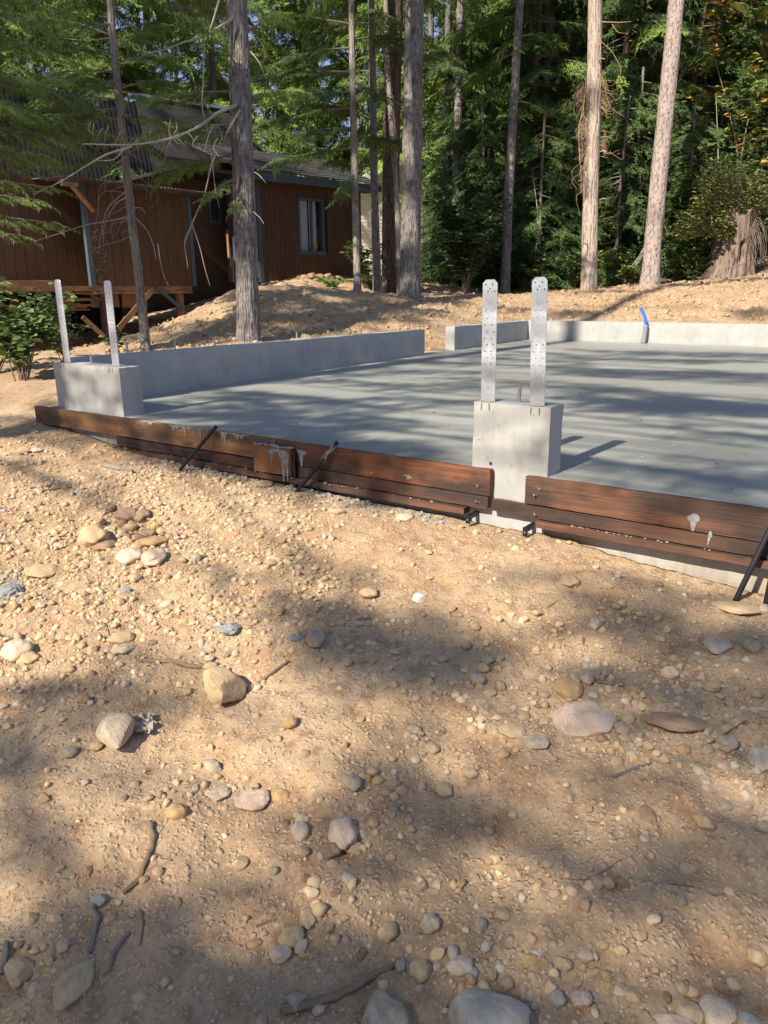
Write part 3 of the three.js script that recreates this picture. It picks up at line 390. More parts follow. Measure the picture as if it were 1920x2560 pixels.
S(326, 1380, 62, 42, 'pale', { g: 3, sunk: .35, label: 'pale cream stone below the pebble heap' });
S(386, 1382, 60, 46, 'pink', { g: 0, sunk: .35, label: 'rosy cream stone paired with the pale cream stone' });
S(105, 1421, 70, 36, 'tan', { g: 2, flat: 1, sunk: .4, label: 'broad low tan stone beside the crumbled white concrete' });
S(46, 1612, 70, 54, 'pale', { g: 3, sunk: .35, label: 'big cream stone with a smaller one leaning on it' });
S(72, 1638, 50, 34, 'tan', { g: 1, sunk: .35, label: 'tan stone leaning on the big cream stone' });
S(305, 1588, 58, 34, 'tan', { g: 2, sunk: .4, label: 'oval tan stone with a twig end against it' });
S(308, 1616, 50, 28, 'pale', { g: 4, sunk: .4, label: 'pale stone right below the oval tan stone with the twig' });
S(730, 2330, 62, 48, 'tan', { g: 2, sunk: .4, tilt: .3, label: 'smooth tan oval stone lying at a slant among pebbles' });
S(770, 2280, 38, 54, 'tan', { g: 1, sunk: .5, label: 'small upright tan stone above the slanted oval stone' });
S(702, 2372, 54, 42, 'pink', { g: 0, sunk: .3, label: 'half-buried pinkish stone under the slanted oval stone' });
S(246, 2245, 38, 32, 'blue', { g: 2, sunk: .5, small: 1, label: 'bluish grey stone at the top of a dark root' });
S(745, 2492, 54, 46, 'grey', { g: 6, sunk: .45, label: 'grey pointed stone near the end of a long branch' });
S(965, 2520, 110, 130, 'grey', { g: 3, sunk: .3, turn: .3, label: 'large dull grey stone beside the big grey boulder' });
S(1451, 2488, 54, 48, 'pink', { g: 7, sunk: .5, label: 'angular pinkish stone with a sharp dark shadow' });
S(1392, 2488, 40, 38, 'blue', { g: 1, sunk: .45, small: 1, label: 'whitish round stone next to the angular pinkish stone' });
S(1718, 2514, 68, 56, 'tan', { g: 4, sunk: .35, turn: -.4, label: 'tan tapered stone beside a broad angular slab stone' });
S(1795, 2520, 84, 74, 'pale', { g: 5, flat: 1, sunk: .3, label: 'broad angular cream slab stone' });
S(1878, 2545, 62, 54, 'blue', { g: 6, sunk: .3, label: 'greyish stone past the broad cream slab stone' });
S(1700, 2556, 110, 44, 'pink', { g: 3, flat: 1, sunk: .3, label: 'low rosy stone below the tan tapered stone' });
S(1077, 2298, 48, 46, 'grey', { g: 3, sunk: .4, label: 'pale grey stone in a cluster of pebbles' });
S(1200, 2302, 32, 46, 'grey', { g: 8, sunk: .4, small: 1, label: 'narrow upright grey stone beside the pebble cluster' });
S(1052, 2412, 52, 54, 'tan', { g: 4, sunk: .4, tilt: -.4, label: 'tan grey oblong stone above the large dull grey stone' });
S(1001, 2400, 26, 38, 'blue', { g: 3, sunk: .45, small: 1, label: 'slim bluish stone touching the tan grey oblong stone' });
S(724, 1800, 36, 34, 'ochre', { g: 1, sunk: .6, small: 1, label: 'single ochre stone with a crisp shadow on bare soil' });
S(176, 1876, 38, 28, 'grey', { g: 4, sunk: .5, small: 1, label: 'small grey oval stone below the wedge-shaped stone' });
S(242, 1861, 34, 24, 'tan', { g: 2, sunk: .5, small: 1, label: 'small tan stone by the wedge-shaped stone' });
S(1194, 1690, 40, 32, 'grey', { g: 0, sunk: .45, small: 1, label: 'grey stone, lowest of three in a row on shaded soil' });
S(1208, 1665, 30, 26, 'tan', { g: 1, sunk: .45, small: 1, label: 'tan stone, middle of three in a row on shaded soil' });
S(1218, 1645, 34, 22, 'grey', { g: 2, sunk: .45, small: 1, label: 'grey stone, topmost of three in a row on shaded soil' });
S(1838, 1512, 100, 32, 'tan', { g: 4, flat: 1, sunk: .2, label: 'long tan boulder half buried near the short upright stake' });
S(1281, 1820, 62, 36, 'tan', { g: 2, flat: 1, sunk: .3, label: 'smooth tan stone pressed into the soil beside the veined boulder' });
S(1340, 1848, 56, 40, 'grey', { g: 4, flat: 1, sunk: .3, turn: -.5, label: 'pointed grey tan stone pressed into the soil beside the veined boulder' });
S(1424, 1442, 46, 34, 'tan', { g: 1, sunk: .2, label: 'rounded tan stone half buried on the sunlit crest' });
S(1488, 1552, 30, 34, 'pale', { g: 8, sunk: .4, small: 1, label: 'small blocky pale stone at the shade edge' });
S(660, 1205, 46, 24, 'tan', { g: 3, sunk: .3, small: 1, label: 'tan stone against the kicker board below the cleat' });
S(1012, 1287, 46, 24, 'pale', { g: 4, sunk: .2, small: 1, label: 'pale stone at the foot of the kicker board' });
S(840, 1273, 44, 20, 'tan', { g: 5, sunk: .3, small: 1, label: 'flat tan stone on the grey crumbs below the forms' });
S(60, 1122, 36, 24, 'tan', { g: 1, sunk: .4, small: 1, label: 'tan stone on the mound in front of the sawn board end' });
S(92, 1122, 26, 18, 'pale', { g: 3, sunk: .4, small: 1, label: 'pale stone on the mound in front of the sawn board end' });
S(1250, 1640, 22, 18, 'grey', { g: 6, sunk: .4, small: 1, label: 'little grey stone on the soil beside the three in a row' });
S(1110, 1965, 42, 40, 'tan', { g: 3, sunk: .35, small: 1, label: 'round tan stone among mixed pebbles below the veined boulder' });
S(1175, 1925, 40, 30, 'tan', { g: 5, sunk: .35, small: 1, label: 'tan pebble-strewn oval stone above the round tan one' });
{ // broken lumps of set concrete
  const mk = (px, py, w, h, seed, label) => { const p = gp(px, py + h * .3), k = p.depth / FOC, g = stoneGeo(seed, 5, true), q = g.attributes.position; for (let i = 0; i < q.count; i++) { const f = 1 + 0.10 * N3(q.getX(i) * 5, q.getY(i) * 5, q.getZ(i) * 5 + seed) + 0.06 * N3(q.getX(i) * 12, q.getY(i) * 12, q.getZ(i) * 12); q.setXYZ(i, q.getX(i) * f, q.getY(i) * f, q.getZ(i) * f); } g.computeVertexNormals(); const m = part('concrete_chunk', g, M.spatter, scene); m.scale.set(w * k / 2, h * k * .3, h * k * .75); m.rotation.y = .3; m.position.set(p.x, p.y + h * k * .1, p.z); tag(m, label, 'concrete chunk', 'broken concrete chunks'); taken.push([p.x, p.z, w * k / 2]); };
  mk(575, 1562, 66, 42, 301, 'rough grey brick-shaped lump of broken concrete on the gravel'); mk(25, 1465, 70, 60, 302, 'crumbled white concrete lump beside the broad low tan stone'); mk(738, 1588, 40, 26, 303, 'small jagged concrete flake beside the round grey brown stone'); mk(312, 1472, 34, 22, 304, 'little white concrete crumb below the pebble heap');
}
{ // cobbles: every one its own object
  const r = rngOf(900), mats = ['tan', 'tan', 'tan', 'tan', 'pale', 'ochre', 'tan', 'pink', 'tan', 'grey', 'brown']; let n = 0, tries = 0;
  while (n < 270 && tries++ < 60000) {
    const px = r() * 1920, py = 1130 + Math.pow(r(), 0.9) * 1420, p = gp(px, py); const [u, v] = toUV(p.x, p.z); if (v > -0.1 || r() > 0.04 + 0.96 * gravel(p.x, p.z) ** 1.5) continue;
    const s = 0.0135 + 0.019 * Math.pow(r(), 2.2); if (taken.some(([x, z, q]) => Math.hypot(x - p.x, z - p.z) < q + s)) continue; taken.push([p.x, p.z, s]);
    const m = new THREE.Mesh(cobGeo[Math.floor(r() * cobGeo.length)], stoneMats[mats[Math.floor(r() * mats.length)]]); m.name = numbered('cobble'); m.scale.set(s, s * (0.45 + 0.3 * r()), s * (0.62 + 0.3 * r())); m.rotation.set((r() - .5) * .5, r() * 6.28, (r() - .5) * .5); m.position.set(p.x, groundY(p.x, p.z) + m.scale.y * (-0.1 + 0.6 * r()), p.z); scene.add(m); tag(m, 'fist-size or smaller rounded cobble scattered in the gravel', 'stone', 'small cobbles in the gravel'); n++;
  }
  for (let i = 0; i < 46; i++) { const a = r() * 6.283, R = Math.sqrt(r()), p = gp(325 + 115 * R * Math.cos(a), 1322 + 62 * R * Math.sin(a)), s = 0.016 + 0.018 * r(); if (taken.some(([x, z, q]) => Math.hypot(x - p.x, z - p.z) < (q + s) * .6)) continue; taken.push([p.x, p.z, s]); const m = new THREE.Mesh(cobGeo[Math.floor(r() * 7)], stoneMats[['brown', 'tan', 'ochre', 'brown', 'tan'][i % 5]]); m.name = numbered('heap_pebble'); m.scale.set(s, s * (0.6 + 0.25 * r()), s * (0.7 + 0.25 * r())); m.rotation.set((r() - .5) * .6, r() * 6.28, (r() - .5) * .6); m.position.set(p.x, groundY(p.x, p.z) + m.scale.y * (0.3 + 0.5 * r()), p.z); scene.add(m); tag(m, 'brownish pebble in the heap beside the large rounded tan stone', 'stone', 'pebbles of the heap'); }
  console.log('cobbles', n, tries);
}
{ // loose gravel and grit nobody could count
  const r = rngOf(777), pal = [[.46, .315, .17], [.51, .36, .205], [.42, .275, .145], [.48, .335, .19], [.38, .25, .135], [.50, .37, .23], [.44, .30, .165], [.46, .29, .18], [.53, .405, .265], [.42, .325, .225], [.40, .33, .255]];
  const specs = [['gravel', 0.0035, 0.020, 3900, 230, 'tan and grey pebbles strewn over the dirt lot'], ['grit', 0.0018, 0.0048, 6500, 3300, 'fine tan grit covering the dirt lot']];
  const white = new THREE.MeshStandardMaterial({ roughness: 0.95, color: 0xffffff }), q = new THREE.Quaternion(), e = new THREE.Euler(), m4 = new THREE.Matrix4(), c = new THREE.Color();
  for (const [name, s0, s1, dens, base, label] of specs) {
    const geos = name === 'grit' ? [stoneGeo(401, 0, true), stoneGeo(402, 1, true)] : [stoneGeo(411, 2, false), stoneGeo(412, 2, true), stoneGeo(413, 1, true), stoneGeo(414, 2, true)];
    const items = []; let area = 7.6 * 3.5, tries = Math.round(area * dens);
    for (let i = 0; i < tries; i++) { const u = -5.2 + 7.8 * r(), v = -3.2 + 3.14 * r(), g0 = r(); const p = uvp(u, v); const d = EYE.distanceTo(p); if (g0 > (base + (dens - base) * gravel(p.x, p.z)) / dens) continue; const pr = p.clone().project(camera); if (Math.abs(pr.x) > 1.15 || pr.y < -1.2) continue; const s = s0 + (s1 - s0) * Math.pow(r(), name === 'grit' ? 2.2 : 4.2); if (name === 'grit' && d > 4.2 && s < 0.003) continue; items.push([p.x, groundY(p.x, p.z), p.z, s]); }
    const per = Math.ceil(items.length / geos.length), holder = new THREE.Group(); holder.name = numbered(name); scene.add(holder); tag(holder, label, 'gravel', null, 'stuff');
    geos.forEach((g, k) => { const it = items.filter((_, i) => i % geos.length === k), im = new THREE.InstancedMesh(g, white, it.length); im.name = 'pebbles'; im.userData.kind = 'stuff';
      it.forEach(([x, y, z, s], i) => { const sy = s * (0.5 + 0.4 * r()); e.set((r() - .5) * .9, r() * 6.28, (r() - .5) * .9); m4.compose(new V3(x, y + sy * (-0.35 + 0.95 * r()), z), q.setFromEuler(e), new V3(s, sy, s * (0.65 + 0.35 * r()))); im.setMatrixAt(i, m4); const a = pal[Math.floor(Math.pow(r(), 1.4) * pal.length)], w = 0.85 + 0.3 * r(); im.setColorAt(i, c.setRGB(a[0] * w, a[1] * w, a[2] * w)); }); holder.add(im); });
    console.log(name, items.length);
  }
  // clods on the churned bank
  const it = []; for (let i = 0; i < 60000 && it.length < 3600; i++) { const px = r() * 1920, py = 690 + r() * 190, p = gp(px, py); const [u, v] = toUV(p.x, p.z); if (inSlab(u, v) || p.depth > 18 || p.depth < 6.5 || (u > -3.5 && v < 8.7)) continue; it.push([p.x, p.y, p.z, 0.008 + 0.035 * Math.pow(r(), 5)]); }
  const im = new THREE.InstancedMesh(stoneGeo(421, 2, true), white, it.length); im.name = numbered('soil_clods'); it.forEach(([x, y, z, s], i) => { e.set(r() * 6, r() * 6, r() * 6); m4.compose(new V3(x, y + s * .2, z), q.setFromEuler(e), new V3(s, s * .7, s * .9)); im.setMatrixAt(i, m4); const w = 0.8 + 0.35 * r(); im.setColorAt(i, c.setRGB(.42 * w, .29 * w, .155 * w)); }); scene.add(im); tag(im, 'loose soil clods and small stones on the churned bank behind the walls', 'soil', null, 'stuff');
  // grey concrete crumbs at the foot of the forms
  const ic = []; for (let i = 0; i < 900; i++) { const u = -1.9 + 2.2 * r(), v = -.05 - 0.22 * r() * r(); const p = uvp(u, v); ic.push([p.x, groundY(p.x, p.z), p.z, 0.003 + 0.012 * Math.pow(r(), 3)]); } for (let i = 0; i < 260; i++) { const p = gp(30 + 60 * (r() - .5), 1465 + 70 * (r() - .5)); ic.push([p.x, p.y, p.z, 0.003 + 0.008 * r() * r()]); }
  const ig = new THREE.InstancedMesh(stoneGeo(422, 1, true), M.spatter, ic.length); ig.name = numbered('concrete_crumbs'); ic.forEach(([x, y, z, s], i) => { e.set(r() * 6, r() * 6, r() * 6); m4.compose(new V3(x, y + s * .3, z), q.setFromEuler(e), new V3(s, s * .6, s)); ig.setMatrixAt(i, m4); }); scene.add(ig); tag(ig, 'grey concrete crumbs spilled along the foot of the forms', 'concrete crumbs', null, 'stuff');
}
{ // leaf and needle litter on the forest floor, and some blown onto the bank
  const r = rngOf(888), g = new THREE.PlaneGeometry(1, .45, 2, 1); { const p = g.attributes.position; for (let i = 0; i < p.count; i++) p.setZ(i, .12 * Math.abs(p.getX(i))); } g.rotateX(-Math.PI / 2); g.computeVertexNormals();
  const it = []; for (let i = 0; i < 40000 && it.length < 9000; i++) { const x = -14 + 30 * r(), z = -30 + 22 * r(), [u, v] = toUV(x, z), n = N2(x * .8, z * .8) * .6, w = Math.max(sstep(10.8, 13.2, v + n), sstep(-7.6, -9.5, u + n) * sstep(1, 4, v)); if (w < .02 || r() > w) continue; it.push([x, groundY(x, z) + .012, z]); }
  const im = new THREE.InstancedMesh(g, new THREE.MeshStandardMaterial({ color: 0xffffff, roughness: .95, side: THREE.DoubleSide }), it.length), m = new THREE.Matrix4(), q = new THREE.Quaternion(), e = new THREE.Euler(), c = new THREE.Color(); im.name = 'forest_litter';
  it.forEach(([x, y, z], i) => { const s = .07 + .16 * r() * r(); e.set((r() - .5) * .6, r() * 6.28, (r() - .5) * .6); m.compose(new V3(x, y, z), q.setFromEuler(e), new V3(s, s, s * (r() < .5 ? .35 : 1))); im.setMatrixAt(i, m); const k = .7 + .5 * r(); im.setColorAt(i, c.setRGB(.13 * k, .085 * k, .045 * k)); }); scene.add(im); tag(im, 'brown leaf and needle litter on the forest floor', 'litter', null, 'stuff');
}
// ---------- sticks, roots and litter on the soil ----------
function groundStick(name, label, cat, pts, r0, r1, mat = M.stick, lift = 0.6) {
  const P = pts.map(([x, y]) => { const p = gp(x, y); p.y = groundY(p.x, p.z) + Math.max(r0, r1) * lift; return p; }), base = P[0].clone(); const m = part(name, taper(P.map((p) => p.clone().sub(base)), r0, r1, Math.max(14, pts.length * 7), 8, 0.35, pts[0][0]), mat, scene); m.position.copy(base); return tag(m, label, cat, 'sticks and roots on the dirt');
}
const gs = groundStick;
gs('twig', 'bent tan twig running into the upright blocky stone', 'twig', [[342, 1655], [390, 1655], [440, 1658], [480, 1670], [525, 1668]], .006, .010);
gs('root', 'thick bare root curving over sunlit soil', 'root', [[372, 2062], [381, 2095], [378, 2130], [362, 2165], [345, 2205], [310, 2236]], .0105, .005);
gs('root', 'dark root trailing below the bluish grey stone', 'root', [[236, 2258], [234, 2285], [243, 2300], [236, 2335], [226, 2385]], .008, .005, M.greyWood);
gs('root', 'thin dark root bending beside the kidney-shaped stone', 'root', [[322, 2335], [300, 2365], [283, 2395], [274, 2432]], .0055, .004, M.greyWood);
gs('twig', 'short wiry dark twig on the fine soil', 'twig', [[348, 2275], [357, 2300], [356, 2330], [350, 2362]], .003, .002, M.greyWood);
gs('branch', 'long pale peeled branch lying beside the large dull grey stone', 'branch', [[1002, 2405], [940, 2440], [870, 2482], [790, 2510], [705, 2530]], .006, .0095);
gs('splinter', 'flat brown wood splinter below the veined boulder', 'splinter', [[1530, 1945], [1580, 1926], [1628, 1908]], .005, .004, M.greyWood);
gs('rootlet', 'wiry dark rootlet curving on smooth soil', 'root', [[1412, 2198], [1460, 2200], [1500, 2185], [1530, 2165], [1553, 2148]], .0018, .0014, M.greyWood);
gs('rootlet', 'long thin rootlet on the smooth half-lit soil', 'root', [[1672, 2210], [1735, 2218], [1790, 2238], [1840, 2228], [1895, 2236]], .0016, .0013, M.greyWood);
gs('splinter', 'split reddish splinter lying near the upright blocky stone', 'splinter', [[645, 1710], [680, 1684], [722, 1655]], .006, .004);
gs('root', 'stubby root at the side of the squarish tan stone', 'root', [[18, 2360], [14, 2400], [4, 2440]], .007, .008, M.greyWood);
gs('straw', 'short yellow straw beside the thick bare root', 'straw', [[386, 2135], [428, 2153]], .003, .002);
gs('splinter', 'pale wood chip on the sunlit crest near the footing', 'splinter', [[1368, 1520], [1412, 1493]], .004, .003);
gs('stick', 'thin straight stick lying over the smooth round grey stone', 'stick', [[1768, 1872], [1815, 1840], [1866, 1808]], .003, .002, M.stick, 4);
gs('rootlet', 'pale squiggly rootlet by the concrete-crusted stake', 'root', [[797, 1200], [785, 1215], [774, 1225], [768, 1240], [750, 1250]], .0035, .002, new THREE.MeshStandardMaterial({ color: lin(.5, .4, .28), roughness: .9 }), 2);
gs('twig', 'thin twig beside the oval tan stone', 'twig', [[258, 1558], [268, 1572], [275, 1592]], .003, .0025);
gs('twig', 'dry twig lying flat near the little white concrete crumb', 'twig', [[140, 1420], [170, 1430], [215, 1432]], .004, .003);
gs('twig', 'slim twig across the pebbles past the veined boulder', 'twig', [[1455, 1690], [1500, 1708], [1560, 1716]], .0025, .002, M.greyWood);
gs('twig', 'tan twig half sunk in the mound below the wide pier', 'twig', [[65, 1232], [110, 1228], [150, 1222], [190, 1218]], .007, .005);
gs('bark_slab', 'dark slab of bark on the mound below the form boards', 'bark', [[262, 1168], [290, 1175], [330, 1182]], .02, .012, M.greyWood);
gs('splinter', 'flat brown bark flake above the shaded soil', 'splinter', [[896, 1552], [926, 1548]], .009, .006, M.greyWood);
gs('twig', 'small bent twig on the fine soil above the ochre stone', 'twig', [[445, 1720], [492, 1726]], .003, .003, M.greyWood);
gs('straw', 'yellow straw at the edge of the pebble cluster', 'straw', [[640, 2318], [690, 2300]], .0035, .002);
{ // crumpled dry leaf beside the wedge-shaped stone
  const g = new THREE.PlaneGeometry(0.085, 0.06, 14, 10); const p = g.attributes.position; for (let i = 0; i < p.count; i++) { const x = p.getX(i), y = p.getY(i), e = 1 - 0.5 * Math.abs(Math.sin(x * 90)) * Math.abs(y) / 0.03; p.setXYZ(i, x, y * e, 0.012 * N2(x * 40, y * 40) + 0.008 * N2(x * 90, y * 90)); } g.rotateX(-1.3); g.computeVertexNormals();
  const b = gp(350, 1830), t = thing('dry_leaf', 'crumpled pale dry leaf beside the wedge-shaped stone', 'leaf', null, b); const mat = new THREE.MeshStandardMaterial({ color: lin(.40, .33, .27), roughness: .95, side: THREE.DoubleSide }); const m = part('leaf_blade', g, mat, t); m.position.y = .018; const m2 = part('leaf_blade', g, mat, t); m2.position.set(.02, .012, -.02); m2.rotation.set(.4, 1.9, .3);
}
// ---------- buildings ----------
M.trimBlue = new THREE.MeshStandardMaterial({ color: lin(.055, .085, .105), roughness: .7 });
M.roofDark = new THREE.MeshPhysicalMaterial({ specularIntensity: .15, color: lin(.020, .020, .022), roughness: 1 });
M.rusty = new THREE.MeshStandardMaterial({ color: lin(.22, .17, .13), roughness: .7, metalness: .3 });
M.black = new THREE.MeshStandardMaterial({ color: lin(.015, .014, .013), roughness: .9 });
M.whiteSide = new THREE.MeshStandardMaterial({ color: lin(.72, .70, .62), roughness: .7 });
M.shingle = [0, 1, 2].map((i) => { const S = 256, a = fbmTile(S, 8, 5, 600 + i), b = tileNoise2(S, 40, 20, 610 + i); return new THREE.MeshStandardMaterial({ roughness: .95, map: makeTex(S, (x, y, c) => { const k = .55 + .6 * a(x, y) + .35 * (b(x, y) - .5); c[0] = .050 * k; c[1] = .044 * k; c[2] = .046 * k; setS(c); }, true, 1, 1) }); });
// a frame on a wall: local x runs from A to B, y up from A.y, z towards the viewer
function wallFrame(A, B) { const th = Math.atan2(-(B.z - A.z), B.x - A.x), X = new V3(Math.cos(th), 0, -Math.sin(th)), Z = new V3(Math.sin(th), 0, Math.cos(th));
  return { A, th, X, Z, loc(px, py, z = 0) { const r = ray(px, py), t = (z - EYE.clone().sub(A).dot(Z)) / r.dot(Z), p = r.multiplyScalar(t).add(EYE).sub(A); return [p.dot(X), p.y]; } }; }
const bx = (t, name, x0, x1, y0, y1, z0, z1, mat, seed = 1) => part(name, worn(Math.min(x0, x1), Math.max(x0, x1), Math.min(y0, y1), Math.max(y0, y1), z0, z1, 0.001, 0.35, 0.004, seed), mat, t);
function beam(t, name, a, b, w, d, mat) { const A = new V3(...a), B = new V3(...b), L = A.distanceTo(B), g = worn(-w / 2, w / 2, 0, L, -d / 2, d / 2, .001, .3, .003, L); const m = part(name, g, mat, t); m.position.copy(A); m.quaternion.setFromUnitVectors(new V3(0, 1, 0), B.sub(A).normalize()); return m; }
function boards(t, x0, x1, yb, yt, z, mat, w = .2, skip) { // grooved plywood siding, one strip per board; yt is a function of x
  let k = 0; for (let x = x0; x < x1 - .01; x += w, k++) { const e = Math.min(x1, x + w) - .008; if (e - x < .02) continue; const add = (a, b) => { if (b - a < .02) return; const m = part('siding_board', boxUV(new THREE.BoxGeometry(e - x, b - a, .018).translate((x + e) / 2, (a + b) / 2, z)), mat, t); const uv = m.geometry.attributes.uv; for (let i = 0; i < uv.count; i++) uv.setXY(i, uv.getY(i) * .8 + k * .13, uv.getX(i) * 1.5); };
    const top = yt((x + e) / 2); if (skip && x < skip[1] && e > skip[0]) { add(yb, skip[2]); add(skip[3], top); } else add(yb, top); }
}
function corrugated(w, d, wave, amp, rows = 2) { const nx = Math.round(w / wave * 8), g = new THREE.PlaneGeometry(w, d, nx, rows); const p = g.attributes.position; for (let i = 0; i < p.count; i++) p.setZ(i, amp * Math.sin(p.getX(i) / wave * 6.2832)); g.computeVertexNormals(); return g; }
{ // raised brown cabin on posts
  const F = wallFrame(at(240, 714, 14.2), at(482, 716, 15.7)), t = thing('raised_cabin', 'brown grooved-siding cabin raised on wooden posts under the conifers', 'cabin', null, F.A, F.th), L = (x, y, z) => F.loc(x, y, z);
  const [xr] = L(482, 716), yT = (x) => lerp(L(240, 462)[1], L(482, 490)[1], clamp(x / xr, -1, 1.2));
  boards(t, 0, xr, 0, yT, 0, M.siding);
  bx(t, 'wall_core', 0.01, xr - .01, 0, yT(xr) - .02, -.10, -.012, M.black);
  bx(t, 'corner_trim', -.10, -.004, -.02, yT(0), -.08, .02, M.trimBlue); bx(t, 'corner_trim', xr + .002, xr + .09, -.02, yT(xr), -.08, .02, M.trimBlue);
  // side wall going back and the recessed porch wall with its sunlit panel
  bx(t, 'side_wall', xr + .0, xr + .08, 0, yT(xr), -2.6, -.085, M.siding);
  const pz = -1.0, px0 = L(-160, 700, pz)[0], px1 = .75, yp = L(100, 728, pz)[1]; boards(t, px0, px1, yp, () => 1.95, pz, M.siding, .2); bx(t, 'wall_core', px0, px1, yp, 1.9, pz - .1, pz - .012, M.black);
  bx(t, 'floor_deck', px0, xr, -.10, -.004, -3.2, -.02, M.lumber, 3); bx(t, 'rim_joist', px0, L(150, 712, -.8)[0], L(80, 727, -.8)[1], L(80, 700, -.8)[1], -.86, -.80, M.lumber, 4); bx(t, 'rim_joist', -.05, xr, -.16, -.104, -.06, -.01, M.lumber, 5);
  // corrugated shed roof with fascia and rafters
  const ex0 = L(160, 441, .35)[0], ex1 = xr + .25, ye0 = L(165, 443, .35)[1], ye1 = L(480, 480, .35)[1]; const rw = Math.hypot(ex1 - ex0, ye0 - ye1), tiltz = Math.atan2(ye1 - ye0, ex1 - ex0);
  const roof = part('corrugated_roof', corrugated(rw, 3.6, .076, .010).rotateX(-Math.PI / 2).translate(0, 0, -1.8).rotateX(.06), M.rusty, t); roof.material = new THREE.MeshStandardMaterial({ color: lin(.12, .105, .08), roughness: .85, side: THREE.DoubleSide }); roof.position.set((ex0 + ex1) / 2, (ye0 + ye1) / 2 + .02, .36); roof.rotation.z = tiltz;
  const fb = part('eave_board', worn(-rw / 2, rw / 2, -.055, .0, -.03, 0, .001, .3, .003, 6), M.formDark, t); fb.position.set((ex0 + ex1) / 2, (ye0 + ye1) / 2 - .01, .33); fb.rotation.z = tiltz;
  bx(t, 'beam_end', ex0 - .02, ex0 + .26, ye0 - .13, ye0 - .015, .20, .32, M.greyWood, 7);
  { const a = L(172, 455, .25), b = L(234, 528, .02); beam(t, 'brace', [a[0], a[1], .25], [b[0], b[1], .02], .07, .07, M.lumber); }
  // substructure
  const G = (x, z) => { const w = F.A.clone().addScaledVector(F.X, x).addScaledVector(F.Z, z); return groundY(w.x, w.z) - F.A.y - .08; };
  const post = (px, z, w, mat) => { const x = L(px, 790, z)[0]; bx(t, 'post', x - w / 2, x + w / 2, G(x, z), -.16, z - w / 2, z + w / 2, mat, px); };
  post(263, -.12, .13, M.formDark); post(453, -.12, .12, M.lumber); post(40, -1.2, .12, M.formDark); post(360, -2.4, .12, M.formDark);
  const br = (a, b, z, mat, w = .085) => { const A = L(a[0], a[1], z), B = L(b[0], b[1], z); beam(t, 'brace', [A[0], A[1], z], [B[0], B[1], z], w, .04, mat); };
  br([383, 722], [296, 822], .0, M.lumber, .11); br([392, 720], [458, 774], .02, M.trimBlue, .07); br([206, 792], [261, 842], .0, M.lumber, .085); br([0, 760], [115, 820], -.9, M.lumber, .06);
  const rj = (x0, x1, y0, y1, z, mat, seed) => { const a = L(x0, y0, z), b = L(x1, y1, z); bx(t, 'joist', a[0], b[0], b[1], a[1], z - .05, z, mat, seed); };
  rj(226, 300, 733, 768, -.3, M.lumber, 11); rj(304, 369, 733, 768, -.3, M.lumber, 12); bx(t, 'skirt_wall', px0, xr + .1, -1.4, -.11, -3.3, -3.2, M.black);  // black backing sheet added under the floor so the gap stays dark
  // stacked lumber under the porch
  const lr = rngOf(71); for (let i = 0; i < 9; i++) { const a = L(176 + (i % 3) * 14, 730 + Math.floor(i / 3) * 15, -.35), w = .16 + .18 * lr(), h = .035 + .05 * lr(); bx(t, 'lumber_offcut', a[0], a[0] + w, a[1] - h, a[1], -.5 - .3 * lr(), -.3 + .06 * lr(), i % 3 ? M.lumber : M.cleat, 20 + i); }
  const c0 = L(176, 728, -.25), c1 = L(226, 776, -.25); bx(t, 'crate_side', c0[0], c0[0] + .04, c1[1], c0[1], -.7, -.25, M.lumber, 31); bx(t, 'crate_side', c0[0], c1[0], c1[1], c1[1] + .03, -.7, -.25, M.lumber, 32); bx(t, 'crate_side', c0[0] + .05, c1[0], c1[1] + .04, c0[1], -.72, -.705, M.cleat, 33);
}
